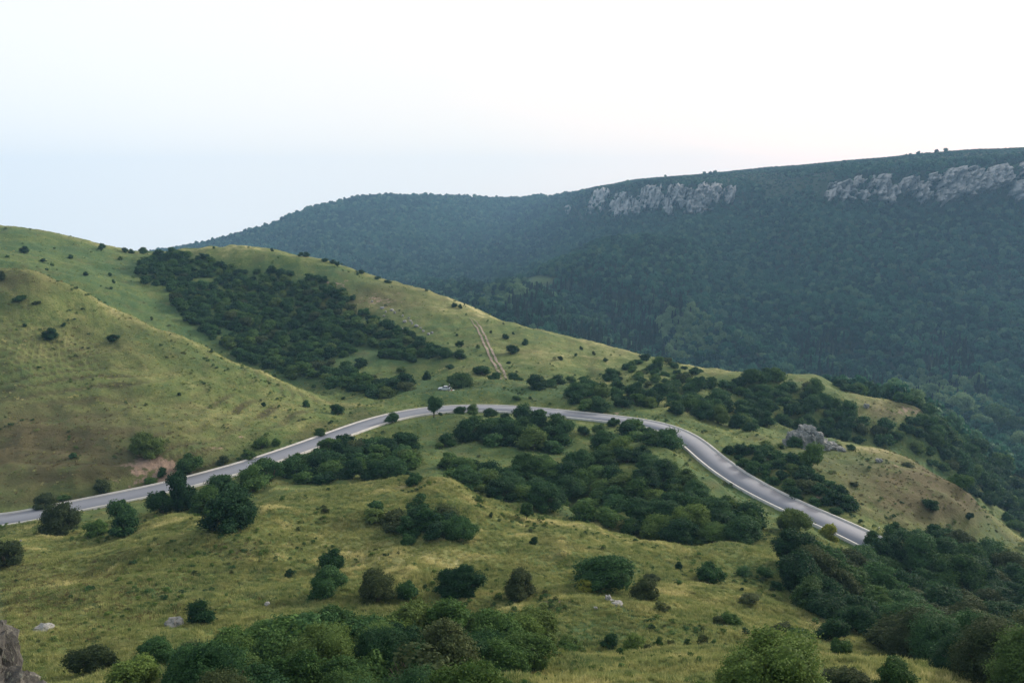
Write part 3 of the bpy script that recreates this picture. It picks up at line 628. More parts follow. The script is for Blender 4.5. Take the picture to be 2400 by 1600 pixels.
# ---------------- single bushes and trees (photo column, row of the foot, width, height/width, leaf colour, kind, label) ----------------
G1 = "bushes dotted over the far left grassy hillside"; G2 = "bushes on the near left slope"; G3 = "roadside bushes below the road on the left"
G4 = "bushes around the inside of the road bend"; G5 = "bushes on the foreground meadow"; G6 = "small shrubs along the edge of the dry grass"
G7 = "bushes on the ridge line of the middle hill"; G8 = "bushes near the dirt track"; G9 = "bushes at the foot of the middle hill"; G0 = "bushes behind the boulders by the road"
SINGLES = [
 (56,594,24,.75,'d','bush',"dark round bush just under the skyline at the far left of the upper hillside",G1),
 (102,613,16,.6,'d','bush',"low dark bush downhill to the right of the round bush at the far left skyline",G1),
 (166,606,14,.8,'d','bush',"small dark bush about midway between the far left bush and the skyline shrubs",G1),
 (202,653,15,.7,'d','bush',"small spreading bush in the middle of the far left hillside, above the near slope's edge",G1),
 (110,634,9,.7,'d','bush',"tiny dark shrub straight below the low dark bush on the upper left hillside",G1),
 (122,622,9,.8,'m','bush',"tiny green shrub between two dark specks on the upper left hillside",G1),
 (128,584,8,.8,'m','bush',"tiny green shrub close under the left skyline",G1),
 (241,590,17,.95,'d','bush',"dark bush standing against the top of the left skyline where it slopes down",G1),
 (258,650,9,1.1,'d','bush',"narrow little shrub left of the big hillside thicket",G1),
 (267,668,8,1.3,'d','bush',"upper of two thin shrubs one above the other left of the thicket",G1),
 (261,681,8,1.0,'d','bush',"lower of two thin shrubs one above the other left of the thicket",G1),
 (282,607,12,.8,'m','bush',"greenish shrub under the clump of skyline trees",G1),
 (18,607,9,.9,'m','bush',"small green shrub at the left margin of the upper hillside",G1),
 (293,593,18,.75,'d','bush',"left bush of the dark clump breaking the skyline in the saddle",G1),
 (308,593,15,.8,'d','bush',"middle bush of the dark clump breaking the skyline in the saddle",G1),
 (332,594,24,.85,'d','bush',"right and tallest bush of the dark clump breaking the skyline in the saddle",G1),
 (363,597,10,.7,'d','bush',"tiny bush on the saddle where the far blue ridge begins",G1),
 (4,656,20,1.2,'b','bush',"brownish bush cut by the left margin near the top of the near slope",G2),
 (51,713,36,.42,'d','bush',"flat dark patch of scrub high on the near left slope",G2),
 (88,722,20,.5,'b','bush',"flat brown scrub just right of the dark patch high on the near left slope",G2),
 (58,762,12,.85,'d','bush',"small dark shrub above and left of the biggest bush on the near left slope",G2),
 (116,795,40,.72,'d','bush',"biggest dark round bush on the open near left slope",G2),
 (149,769,13,.8,'d','bush',"small dark shrub above and right of the biggest bush on the near left slope",G2),
 (268,809,31,.65,'d','bush',"dark ragged bush right of the biggest one on the near left slope",G2),
 (356,753,10,1.0,'b','sparse',"tiny brownish shrub just inside the crest of the near left slope",G2),
 (495,826,12,1.0,'d','sparse',"thin twiggy shrub on the crest of the near left slope",G2),
 (624,860,12,.8,'l','bush',"pale shrub on the crest of the near slope below the thicket",G2),
 (641,882,13,.7,'m','bush',"green shrub just below the pale one on the near slope's crest",G2),
 (735,902,10,1.0,'m','bush',"tiny upright shrub at the end of the near slope's crest",G2),
 (716,946,22,.85,'d','bush',"dark round bush on the lower end of the near slope",G2),
 (790,970,42,.8,'d','bush',"large dark round bush at the toe of the near slope above the road",G2),
 (805,938,9,.9,'d','bush',"tiny bush behind the large round one at the toe of the slope",G2),
 (420,930,9,1.0,'d','bush',"tiny lone shrub low in the middle of the near left slope",G2),
 (617,949,12,1.1,'d','bush',"lone upright shrub on the bright green lower slope",G2),
 (750,1020,24,1.0,'m','bush',"round green bush just above the pale road edge in the middle left",G2),
 (340,1064,84,.78,'m','bush',"big bright green bush above the reddish earth scar",G2),
 (236,1143,52,.75,'b','bush',"brownish green bush left of the reddish earth scar",G2),
 (102,1182,56,.65,'b','bush',"dark brownish bush on the slope just above the road at the left",G2),
 (149,1162,30,.5,'m','bush',"low green scrub just above the road at the left",G2),
 (170,1072,22,.6,'d','bush',"small faint bush on the terraced lower slope",G2),
 (381,1107,26,.95,'d','bush',"small dark bush growing in the reddish earth scar",G2),
 (350,1126,36,.55,'m','bush',"low green bush at the foot of the reddish earth scar",G2),
 (449,1104,64,.9,'m','bush',"green leafy bush right of the earth scar beside the road",G2),
 (524,1086,32,.8,'b','bush',"thin grey brown bush above the road right of the earth scar",G2),
 (580,1072,38,.7,'l','bush',"pale green low bush above the road",G2),
 (613,1050,42,.75,'l','bush',"pale green taller bush uphill of the low pale one above the road",G2),
 (647,1040,22,.9,'m','bush',"small green bush right of the two pale green ones above the road",G2),
 (437,1198,72,1.5,'d','tall',"tall narrow leafy bush rising in front of the road on the left",G3),
 (385,1212,74,.95,'d','bush',"dark bush left of the tall one in front of the road",G3),
 (150,1264,98,.85,'b','bush',"large brownish dark bush on the verge hiding the road's lower edge at the left",G3),
 (224,1262,60,.8,'m','bush',"green bush between two dark ones on the left verge",G3),
 (287,1222,62,1.1,'d','bush',"dark upright bush covering the road edge at the left",G3),
 (289,1250,76,.75,'d','bush',"dark round bush in front of the upright one on the left verge",G3),
 (535,1253,140,.74,'d','bush',"very large dark dome of a bush on the shoulder of the foreground mound",G3),
 (488,1203,84,.85,'m','bush',"green bush joining the dark dome and the tall roadside bush",G3),
 (12,1335,90,.8,'b','bush',"dim brown bush at the left margin of the foreground meadow",G5),
 (522,1165,92,.65,'d','bush',"dark rounded bush right of the tall one, in front of the road",G3),
 (597,1152,76,.8,'m','bush',"green bush second in the hedge right of the tall roadside bush",G3),
 (760,1212,24,1.0,'b','sparse',"thin brown shrub on the meadow behind the mound",G5),
 (972,1138,42,.85,'d','bush',"round bush standing alone on the grass above the mound's crest",G4),
 (1017,984,38,1.35,'d','tree',"small dark tree with a bare trunk in front of the road's apex",G4),
 (921,987,32,.85,'d','bush',"dark bush against the road where it begins to bend",G4),
 (1080,974,32,.8,'d','bush',"left of two dark bushes standing together before the road's apex",G4),
 (1105,971,36,.75,'m','bush',"right of two dark bushes standing together before the road's apex",G4),
 (1149,977,36,.65,'d','bush',"single low round bush just right of the pair before the road's apex",G4),
 (1032,978,13,.8,'d','bush',"tiny dark shrub beside the small dark tree at the road",G4),
 (1185,991,31,.7,'d','bush',"low round bush behind the upper thicket inside the bend",G4),
 (1441,996,34,.75,'d','bush',"dark round bush touching the right hand stretch of road",G4),
 (1046,1052,46,.75,'d','bush',"dark bush left of the upper thicket inside the bend",G4),
 (1030,1058,20,.8,'l','bush',"small light green bush in front of the dark one left of the upper thicket",G4),
 (1050,1107,60,.85,'m','bush',"large green bush at the left end of the hollow inside the bend",G4),
 (1370,1022,34,.8,'d','bush',"small dark bush at the top of the little group right in the hollow",G4),
 (1402,1018,40,.85,'m','bush',"upper bush of the little group right in the hollow",G4),
 (1420,1062,86,.7,'d','bush',"wide bush in front of the little group right in the hollow",G4),
 (1120,1182,26,.9,'l','sparse',"loose pale shrub on the slope below the hollow's edge",G5),
 (1151,1224,10,1.8,'d','sparse',"thin dark sapling on the straw coloured slope",G5),
 (1234,1230,38,1.15,'m','tree',"little round headed tree with a visible trunk at the thicket's edge",G5),
 (1249,1288,21,.95,'d','bush',"small dark lone shrub on the straw coloured knoll",G5),
 (780,1322,62,1.0,'d','bush',"dark bush with a narrow foot left of the mid meadow thicket",G5),
 (680,1338,30,.85,'d','sparse',"small dark ragged shrub left of the narrow footed bush",G5),
 (955,1283,36,.95,'d','bush',"small round bush in front of the mid meadow thicket",G5),
 (770,1410,94,.82,'d','bush',"dark round bush, leftmost of the row behind the foreground thicket",G5),
 (882,1410,98,.9,'b','bush',"dark brownish bush, second of the row behind the foreground thicket",G5),
 (958,1400,66,.95,'d','bush',"dark bush pressed against the brownish one in the row",G5),
 (474,1467,66,.92,'d','bush',"dark bush beside the grey boulder in the left meadow",G5),
 (1083,1388,110,.72,'d','bush',"wide dark round bush in the centre of the row behind the foreground thicket",G5),
 (1220,1396,88,.95,'b','bush',"grey brown twiggy bush right of the wide dark one",G5),
 (1423,1374,144,.68,'d','bush',"largest dark green bush on the right of the meadow row",G5),
 (1372,1384,50,.85,'y','sparse',"yellowing shrub at the foot of the largest meadow bush",G5),
 (1508,1408,58,1.05,'b','bush',"brownish upright bush against the right side of the largest meadow bush",G5),
 (1528,1345,42,.45,'b','bush',"low brown scrub above the upright brownish bush",G5),
 (1592,1318,19,1.1,'d','bush',"small dark upright shrub near the meadow's upper edge",G5),
 (1667,1343,70,.8,'d','bush',"dark green bush leaning right on the upper right meadow",G5),
 (1745,1333,46,.55,'d','bush',"low dark bush right of the leaning one",G5),
 (1795,1347,46,.75,'d','bush',"third bush along the upper right meadow, before the woods",G5),
 (1819,1370,30,.8,'d','bush',"small dark bush below the third one before the woods",G5),
 (1590,1360,22,.6,'m','bush',"tiny green tuft of a bush amid tussocks",G5),
 (1757,1413,54,.45,'b','bush',"low brown bush at the edge of the grassy track",G5),
 (1738,1384,13,1.0,'d','bush',"tiny dark shrub above the low brown bush",G5),
 (1553,1435,42,.75,'b','sparse',"bare looking brown shrub on the grassy track",G5),
 (1712,1450,50,.75,'m','bush',"right bush of the pair standing below the grassy track",G5),
 (1684,1448,36,.7,'b','bush',"left bush of the pair standing below the grassy track",G5),
 (1835,1466,60,.6,'b','bush',"brownish bush in the scrub line leading to the right woods",G5),
 (1872,1478,70,.42,'m','bush',"low green bush in the scrub line leading to the right woods",G5),
 (1955,1481,74,.78,'d','bush',"round brown topped bush at the end of the scrub line",G5),
 (1340,1502,68,.78,'m','bush',"green bush right of the foreground thicket",G6),
 (1427,1493,44,.9,'d','bush',"dark small bush between two greener ones at the dry grass edge",G6),
 (1487,1501,64,.72,'l','bush',"yellow green fan shaped bush at the dry grass edge",G6),
 (1547,1493,24,1.2,'m','bush',"slim green shrub right of the fan shaped one",G6),
 (1576,1488,26,.8,'b','sparse',"pale thin shrub between slim green ones",G6),
 (1612,1496,22,1.3,'m','sparse',"narrow light shrub second in the line of slim ones",G6),
 (1647,1508,34,1.3,'b','sparse',"slim twiggy shrub with a dark foot, tallest of the line",G6),
 (1672,1490,20,1.05,'d','bush',"small dark shrub at the right end of the line of slim ones",G6),
 (1520,1518,25,.85,'b','bush',"brown shrub standing in the dry grass below the fan shaped bush",G6),
 (1452,1536,22,1.1,'d','sparse',"dark thin plant alone in the dry grass",G6),
 (1326,1546,54,.6,'m','bush',"low green bush at the left end of the dry grass",G6),
 (1705,1526,26,1.2,'b','sparse',"pale brown dry shrub above the big foreground bush",G6),
 (1566,1556,18,.7,'d','sparse',"tiny weed like shrub lowest in the dry grass",G6),
 (1970,1540,54,1.1,'m','tree',"little vase shaped tree with bare stems on the dry slope",G6),
 (2028,1548,30,1.05,'d','bush',"small upright bush right of the vase shaped tree",G6),
 (2065,1415,60,.5,'m','bush',"flat green bush on the shoulder above the right slope",G6),
 (1860,1322,122,.78,'d','bush',"big black green bush in front of the road's lower right end",None),
 (1858,1248,86,.8,'m','bush',"green bush directly behind the big black green one",None),
 (1945,1243,54,.92,'y','bush',"bright yellow green bush overlapping the road at the right",None),
 (1932,1322,64,.75,'m','bush',"mid green bush at the right foot of the big black green one",None),
 (2040,1292,34,1.1,'m','tall',"slim green bush in front of the road where it disappears",None),
 (2075,1335,96,.9,'d','bush',"dark bush hiding the road's end at the right",None),
 (2150,1362,116,.9,'d','bush',"dark bush right of the one hiding the road's end",None),
 (2235,1392,116,.85,'m','bush',"green bush at the edge of the lower right woods beyond the road's end",None),
 (1155,1560,150,.85,'m','bush',"tallest bush of the foreground thicket, rising at its right end",None),
 (960,1560,140,.75,'l','bush',"lighter green bush in the middle of the foreground thicket",None),
 (700,1570,190,.65,'d','bush',"dark broad bush at the back left of the foreground thicket",None),
 (1898,1100,66,1.0,'m','bush',"large green bush leaning below the rock outcrop",G0),
 (1862,1052,36,.85,'d','bush',"dark bush growing against the face of the rock outcrop",G0),
 (1992,1056,24,.8,'d','bush',"small dark bush on the knoll crest right of the outcrop",G0),
 (1965,1052,22,.7,'b','bush',"grey shrub between the outcrop and the small dark bush",G0),
 (1832,1058,16,.7,'d','bush',"tiny shrub at the left foot of the rock outcrop",G0),
 (1757,1018,34,.7,'d','bush',"dark round bush on the verge left of the rock outcrop",G0),
 (2272,1220,26,.7,'d','bush',"lone dark bush low on the right hand knoll",G0),
 (2128,1090,30,.35,'b','bush',"flat brown scrub on the upper face of the right knoll",G0),
 (2000,1150,26,.5,'b','bush',"faint low shrub in the middle of the right knoll",G0),
 (2178,1205,46,.7,'d','bush',"dark bush at the top corner of the lower right woods",G0),
 (590,581,8,.9,'d','bush',"tiny dark shrub on the crest left of the ridge line clumps",G7),
 (638,592,10,.9,'d','bush',"tiny shrub on the crest between the peak and the first clump",G7),
 (705,604,14,.7,'d','bush',"left half of the first dark clump on the middle ridge line",G7),
 (718,605,16,.75,'d','bush',"right half of the first dark clump on the middle ridge line",G7),
 (762,616,20,.5,'d','bush',"left of the second cluster on the middle ridge line",G7),
 (780,620,18,.6,'d','bush',"right of the second cluster on the middle ridge line",G7),
 (792,631,14,1.0,'d','tree',"small tree just below the second cluster on the ridge line",G7),
 (847,642,19,.55,'d','bush',"flat dark bush on the ridge line halfway down",G7),
 (839,646,8,1.1,'d','bush',"tiny upright shrub just below the flat ridge line bush",G7),
 (885,655,20,.4,'d','bush',"left end of the thin hedge on the ridge line",G7),
 (908,661,18,.4,'d','bush',"right end of the thin hedge on the ridge line",G7),
 (1000,686,9,.7,'d','bush',"speck of a bush on the ridge line above the dirt track",G7),
 (1278,770,14,.5,'d','bush',"low bush on the ridge line right of the dirt track",G7),
 (1377,790,26,.4,'d','bush',"flat dark bush on the ridge line at the far right of the bare grass",G7),
 (501,580,8,.9,'m','bush',"tiny shrub on the rounded summit",G7),
 (1065,722,17,.75,'d','bush',"left of two dark bushes high above the dirt track",G8),
 (1078,727,12,.9,'d','bush',"right of two dark bushes high above the dirt track",G8),
 (1186,796,19,.85,'d','bush',"dark bush right of the upper dirt track",G8),
 (1202,831,35,.68,'d','bush',"largest round bush right of the dirt track",G8),
 (1231,813,20,.85,'d','bush',"round bush uphill to the right of the largest one by the track",G8),
 (1193,850,13,.7,'d','bush',"small bush below the largest round one by the track",G8),
 (1203,785,7,1.0,'d','bush',"speck of a shrub above the dark bush right of the track",G8),
 (1150,783,7,1.0,'b','bush',"speck of a shrub close to the track's bend",G8),
 (1072,788,9,.8,'d','bush',"speck of a shrub left of the dirt track",G8),
 (1120,822,12,.8,'m','bush',"small shrub just left of the dirt track, mid slope",G8),
 (1361,814,10,1.1,'d','bush',"upright speck of a bush on the right grass slope",G8),
 (1392,828,9,1.1,'b','bush',"tiny brown shrub right of the upright one on the right grass slope",G8),
 (1312,849,13,.9,'d','bush',"dark small bush low on the right grass slope",G8),
 (1350,842,9,.9,'d','bush',"tiny bush just right of the dark small one low on the slope",G8),
 (1418,848,13,.7,'m','bush',"green small bush where the scrub begins at the right",G8),
 (1080,812,24,.75,'d','bush',"dark bush between the hillside thicket and the track",G8),
 (1038,842,46,.7,'d','bush',"wide dark bush right of the rocks at the thicket's end",G9),
 (1075,845,36,.65,'m','bush',"green bush touching the wide dark one by the thicket's end",G9),
 (1054,868,24,.6,'d','bush',"small dark bush behind the large green one above the car",G9),
 (1075,904,68,.62,'m','bush',"large green bush behind and right of the parked car",G9),
 (1128,880,46,.55,'d','bush',"dark bush right of the large green one near the track's foot",G9),
 (1158,893,36,.6,'d','bush',"dark bush beside the foot of the dirt track",G9),
 (1002,897,26,1.0,'d','bush',"upright dark bush behind and left of the parked car",G9),
 (1207,886,34,.7,'d','bush',"dark bush right of the foot of the dirt track",G9),
 (1250,914,62,.66,'d','bush',"biggest dark bush right of the dirt track's foot",G9),
 (1285,909,40,.6,'d','bush',"dark bush hugging the right side of the biggest one",G9),
 (1306,895,44,.6,'d','bush',"bush behind the biggest pair right of the track",G9),
 (1340,888,30,.6,'m','bush',"small bush at the back of the row right of the track",G9),
 (1372,913,52,.7,'d','bush',"dark round bush at the right end of the row under the slope",G9),
 (1430,888,38,.9,'d','bush',"bush on the slope right of the row under the hill",G9),
 (1213,939,26,.5,'m','bush',"low green bush on the meadow just beyond the road",G9),
 (1242,938,9,.8,'d','bush',"tiny shrub beside the low green bush beyond the road",G9),
 (938,800,30,.6,'m','bush',"green bush among the rocks of the middle hill",G9),
 (940,870,22,.7,'m','bush',"small bush on the grass left of the upright one by the car",G9),
 (1820,1700,310,.74,'l','bush',"big light green leafy bush cut by the bottom margin at the right",None),
 (1665,1668,90,1.0,'l','bush',"smaller light green bush joined to the left of the big one at the bottom",None),
 (1990,1650,130,.6,'b','bush',"brownish bush at the bottom right of the big light green one",None),
 (2090,1660,110,.75,'m','bush',"dull green bush at the bottom margin between the brownish one and the woods",None),
 (1120,1720,290,.95,'l','bush',"light green bush at the bottom centre in front of the dark thicket",None),
 (700,1715,220,.9,'l','sparse',"pale yellowish feathery bush at the bottom left of the thicket",None),
 (560,1700,150,.8,'b','bush',"dull brown green bush at the bottom edge left of the feathery one",None),
 (320,1650,130,.7,'l','bush',"light green low bush at the bottom left of the meadow",None),
 (222,1580,110,.75,'b','bush',"dim brown bush near the bottom left rock",None),
 (362,1570,92,.75,'d','bush',"dark bush between the dim brown one and the thicket at the bottom left",None),
 (470,1590,90,.6,'m','bush',"green bush at the left tip of the foreground thicket",None),
]
for q in SINGLES:
    plant(*q[:6], label=q[6], group=q[7])

# ---------------- thickets: every bush its own object ----------------
def fill(poly, spacing, n, Ymin=0, Ymax=1e9, seed=1, dmin=6.0):
    r = np.random.default_rng(seed); P = np.array(poly, float); lo = P.min(0); hi = P.max(0)
    q = r.uniform(lo, hi, (n, 2)); q = q[inpoly(q[:, 0], q[:, 1], poly)]
    x, y, z, ok = hit(q[:, 0], q[:, 1]); ok &= (y > Ymin) & (y < Ymax); out_ = []
    d, _ = road_dist(x, y)
    for i in np.where(ok & (d > dmin))[0]:
        if all((x[i]-a[0])**2+(y[i]-a[1])**2 > spacing**2 for a in out_): out_.append((float(x[i]), float(y[i]), float(z[i])))
    return out_
far_scrub = []
THICK = [
 ("A", [(560,1150),(600,1134),(700,1094),(770,1068),(860,1036),(900,1026),(955,1036),(985,1075),(955,1112),(850,1122),(760,1128),(700,1132),(620,1142)], 4.0, 5.3, .62, 'ddmmd', "bush in the hedge below left road"),
 ("B", [(1075,1030),(1105,1005),(1200,1000),(1260,998),(1310,1015),(1335,1045),(1290,1062),(1200,1062),(1150,1055),(1085,1045)], 4.5, 6.4, .7, 'ddmd', "bush in the upper thicket inside the bend"),
 ("D", [(1060,1135),(1100,1112),(1180,1125),(1270,1115),(1330,1090),(1400,1098),(1450,1078),(1530,1085),(1590,1130),(1650,1172),(1710,1202),(1790,1235),(1812,1255),(1760,1262),(1650,1262),(1560,1266),(1470,1246),(1380,1232),(1290,1206),(1230,1190),(1150,1168),(1090,1150)], 4.0, 6.2, .64, 'ddmmlmd', "bush in the wooded hollow"),
 ("E", [(1462,1020),(1490,1000),(1550,1015),(1585,1042),(1560,1056),(1500,1040)], 4.4, 6.0, .6, 'dmd', "bush in the clump inside the right bend"),
 ("F", [(865,1225),(880,1205),(930,1218),(985,1205),(1040,1215),(1075,1245),(1108,1272),(1060,1282),(980,1272),(940,1250),(885,1240)], 3.0, 4.4, .68, 'ddbd', "bush in the mid meadow thicket"),
 ("H", [(1700,1068),(1745,1052),(1800,1062),(1860,1085),(1915,1130),(1965,1165),(2000,1200),(1940,1205),(1885,1188),(1830,1150),(1770,1115)], 2.8, 3.6, .7, 'dbm', "shrub in the strip below the knoll"),
 ("I", [(1560,915),(1650,900),(1720,905),(1770,885),(1850,908),(1895,912),(1940,950),(1990,990),(2080,1005),(2150,990),(2230,1020),(2330,1100),(2440,1180),(2440,1292),(2400,1266),(2300,1186),(2200,1110),(2130,1068),(2060,1046),(1960,1030),(1850,1004),(1740,1003),(1650,988),(1560,972),(1500,955),(1400,968),(1345,955),(1330,935),(1400,925),(1480,935)], 3.9, 5.8, .78, 'ddmdmd', "bush in the wooded slope beyond the bend"),
 ("G", [(1905,1435),(1850,1385),(1890,1345),(1960,1325),(2060,1310),(2110,1262),(2250,1280),(2400,1330),(2440,1420),(2440,1660),(2320,1640),(2230,1600),(2130,1520),(2010,1475)], 4.2, 6.0, .7, 'ddddmb', "bush in the lower right woods"),
 ("J", [(1905,872),(1960,882),(2040,902),(2110,930),(2200,975),(2260,1030),(2200,1005),(2150,965),(2080,935),(1980,908)], 3.8, 5.4, .75, 'ddm', "bush on the ridge shoulder behind the brown hump"),
 ("N", [(2150,1000),(2230,1040),(2310,1110),(2400,1190),(2440,1262),(2330,1180),(2230,1095)], 5.0, 7.5, .85, 'ddm', "bush in the woods behind the right knoll"),
 ("O", [(1430,890),(1490,848),(1560,850),(1640,868),(1600,895),(1520,915),(1440,912)], 5.4, 4.0, .7, 'dmlb', "bush in the open scrub at the right end of the middle hill"),
 ("L", [(752,895),(790,878),(860,895),(940,895),(962,918),(900,936),(850,938),(800,918)], 4.4, 6.0, .62, 'ddm', "bush in the small thicket left of the parked car"),
 ("P", [(430,1720),(445,1620),(560,1575),(680,1550),(850,1530),(1000,1525),(1150,1525),(1262,1535),(1268,1575),(1200,1600),(1000,1640),(950,1720)], 2.4, 4.0, .8, 'ddmmlmb', "bush in the foreground thicket"),
 ("K", [(330,622),(370,602),(440,596),(480,606),(545,632),(700,645),(760,665),(835,705),(890,762),(965,790),(1030,832),(965,850),(880,842),(850,868),(760,885),(690,888),(600,856),(510,812),(455,768),(415,722),(400,700),(420,690),(345,672),(320,640)], 3.7, 5.2, .74, 'ddmbm', "bush in the great thicket on the shaded side of the middle hill"),
]
allp = []
WOODS = "DGIN"  # thickets whose bush meshes are named as trees
for key, poly, sp, wd, ra, mats, lab in THICK:
    pts = fill(poly, sp, 9000 if key == "K" else 3500, seed=sum(map(ord, key)), dmin=4.9 if key in "HE" else 6.0)
    bb = np.array(poly, float); lo = bb.min(0); hi = bb.max(0)
    for p in pts:
        if (key == 'K' or (key == 'I' and p[0]/p[1] < 0.37)) and vnoise(p[0]/15, p[1]/19, 77)+0.5*vnoise(p[0]/6, p[1]/6, 78) > (0.72 if key == 'K' else 0.70): continue
        if key == 'D' and vnoise(p[0]/12, p[1]/12, 79) > 0.72: continue
        wdd = wd*random.uniform(0.72, 1.3); qx, qy = project(*p)
        fx = min(6, int(7*(qx-lo[0])/(hi[0]-lo[0]+1))); fy = min(3, int(4*(qy-lo[1])/(hi[1]-lo[1]+1)))
        mt = random.choice(mats); rat = ra*random.uniform(0.8, 1.25)
        allp.append(dict(a=wdd/p[1], k=key, p=p, r=rat, m=mt, w=wdd, fx=max(0, fx), fy=max(0, fy), lab=lab, big=wdd > wd*1.08, tall=rat > ra*1.05))
allp.sort(key=lambda t: -t['a'])
COLW = dict(d="dark green", m="mid green", b="brownish", l="pale green")
PLX = ["left end", "near left end", "left of middle", "middle", "right of middle", "near right end", "right end"]; PLY = ["back edge", "rear half", "front half", "front edge"]
n_bush = sum(1 for q in SINGLES if q[5] != 'tree'); n_tree = 28; cnt = {}
for a in allp:
    wood = a['k'] in WOODS
    if a['k'] in "KLJO" or (wood and n_tree >= 298) or (not wood and n_bush >= 298):
        far_scrub.append((*a['p'], a['w'], a['r'])); continue
    if wood: n_tree += 1
    else: n_bush += 1
    place = a['lab'][a['lab'].index(' in ')+4:] if ' in ' in a['lab'] else a['lab']
    plc = place.replace("the ", "", 1).replace(" the ", " ")
    lab = "%s%s%s %s, %s of %s, %s" % ("tall " if a['tall'] else "low ", "wide " if a['big'] else "small ", COLW[a['m']], "tree" if wood else "bush", PLY[a['fy']], plc, PLX[a['fx']])
    plant(mat=a['m'], pos=a['p'], width=a['w'], ratio=a['r'], kind='wood' if wood else ('sparse' if random.random() < 0.08 else 'bush'), label=lab, group="plants of "+place)
    cnt[a['k']] = cnt.get(a['k'], 0)+1
print("individuals", cnt, n_bush, n_tree, "scrub", len(far_scrub))

# ---------------- scattered stuff (geometry nodes) ----------------
def source(meshes, name):
    c = bpy.data.collections.new(name)
    for i, m in enumerate(meshes):
        o = bpy.data.objects.new("%s_%02d" % (name, i), m); c.objects.link(o)
    return c
def scatter(name, P, scale, rot, idx_, coll, extra=None, label=None, cat=None):
    me = bpy.data.meshes.new(name); me.vertices.add(len(P)); me.vertices.foreach_set("co", np.asarray(P, np.float32).ravel())
    attr(me, "scl", np.asarray(scale, np.float32), typ='FLOAT_VECTOR'); r3 = np.zeros((len(P), 3), np.float32); r3[:, 2] = rot
    attr(me, "rot", r3, typ='FLOAT_VECTOR'); attr(me, "pick", np.asarray(idx_, np.int32), typ='INT')
    for k, v in (extra or {}).items(): attr(me, k, np.asarray(v, np.float32))
    o = link(bpy.data.objects.new(name, me))
    g = bpy.data.node_groups.new(name, 'GeometryNodeTree')
    g.interface.new_socket(name="Geometry", in_out='INPUT', socket_type='NodeSocketGeometry'); g.interface.new_socket(name="Geometry", in_out='OUTPUT', socket_type='NodeSocketGeometry')
    n_ = g.nodes.new; l_ = g.links.new
    gi = n_("NodeGroupInput"); go_ = n_("NodeGroupOutput"); ip = n_("GeometryNodeInstanceOnPoints"); ci = n_("GeometryNodeCollectionInfo")
    ci.inputs['Collection'].default_value = coll; ci.inputs['Separate Children'].default_value = True; ci.inputs['Reset Children'].default_value = True
    l_(gi.outputs[0], ip.inputs['Points']); l_(ci.outputs[0], ip.inputs['Instance']); ip.inputs['Pick Instance'].default_value = True
    for nm, ty, so in (("scl", 'FLOAT_VECTOR', 'Scale'), ("rot", 'FLOAT_VECTOR', 'Rotation'), ("pick", 'INT', 'Instance Index')):
        a = n_("GeometryNodeInputNamedAttribute"); a.data_type = ty; a.inputs['Name'].default_value = nm
        src = [s for s in a.outputs if s.enabled and s.name == 'Attribute'][0]
        l_(src, ip.inputs[so])
    l_(ip.outputs[0], go_.inputs[0])
    m = o.modifiers.new("scatter", 'NODES'); m.node_group = g
    tag(o, label, cat, kind="stuff"); return o
# hillside thicket
SCR = [leaf_mesh("scrub", m, 80+i, 11, 1300, 0.085, (0.17, 0.27), sprig=0.2) for i, m in enumerate((M_DARK, M_DARK, M_MID, M_DARK, M_BROWN))]
sc_col = source(SCR, "scrub_source")
fs = np.array(far_scrub); n = len(fs)
sc_ = np.column_stack([fs[:, 3]*1.12, fs[:, 3]*1.12, fs[:, 3]*fs[:, 4]*1.12])
scatter("hillside_scrub", np.column_stack([fs[:, 0], fs[:, 1], fs[:, 2]-0.3]), sc_, rng.uniform(0, 6.28, n), rng.choice(5, n, p=[.28, .24, .28, .16, .04]), sc_col, label="dense dark scrub on the shaded middle hill and the slopes beyond the road", cat="scrub")
# forest
DEC = [leaf_mesh("crown_leaf", M_FOR, 100+i, 13, 520, 0.13, (0.15, 0.25), shape='crown') for i in range(5)]
def cone_mesh(seed):
    r = np.random.default_rng(seed); n = 420; t = r.random(n)**0.8; a = r.random(n)*6.283; rad = 0.17*(1-t)**0.8*(0.6+0.4*r.random(n))+0.01
    z = 0.12+t*0.88; P = np.column_stack([rad*np.cos(a), rad*np.sin(a), z])
    nn = np.column_stack([np.cos(a), np.sin(a), np.full(n, 0.5)])+r.normal(size=(n, 3))*0.35; nn /= np.linalg.norm(nn, axis=1)[:, None]
    tt1 = np.cross(nn, r.normal(size=(n, 3))); tt1 /= np.linalg.norm(tt1, axis=1)[:, None]; b = np.cross(nn, tt1); s = 0.045*r.uniform(.6, 1.4, n)[:, None]
    V_ = np.stack([P-tt1*s-b*s*.5, P+b*s, P+tt1*s, P-b*s], 1).reshape(-1, 3)
    me = mesh_np("conifer", V_, np.arange(n*4).reshape(n, 4), (M_PINE,)); attr(me, "tint", np.repeat(r.random(n), 4).astype(np.float32)); return me
PIN = [cone_mesh(i) for i in range(2)]
LOW = [leaf_mesh("low_leaf", M_FOR, 120+i, 9, 420, 0.14, (0.18, 0.28)) for i in range(3)]
PAL = [leaf_mesh("pale_crown", M_PALE, 130+i, 13, 700, 0.11, (0.15, 0.25), shape='crown') for i in range(2)]
for_col = source(DEC+PIN+LOW+PAL, "forest_source")
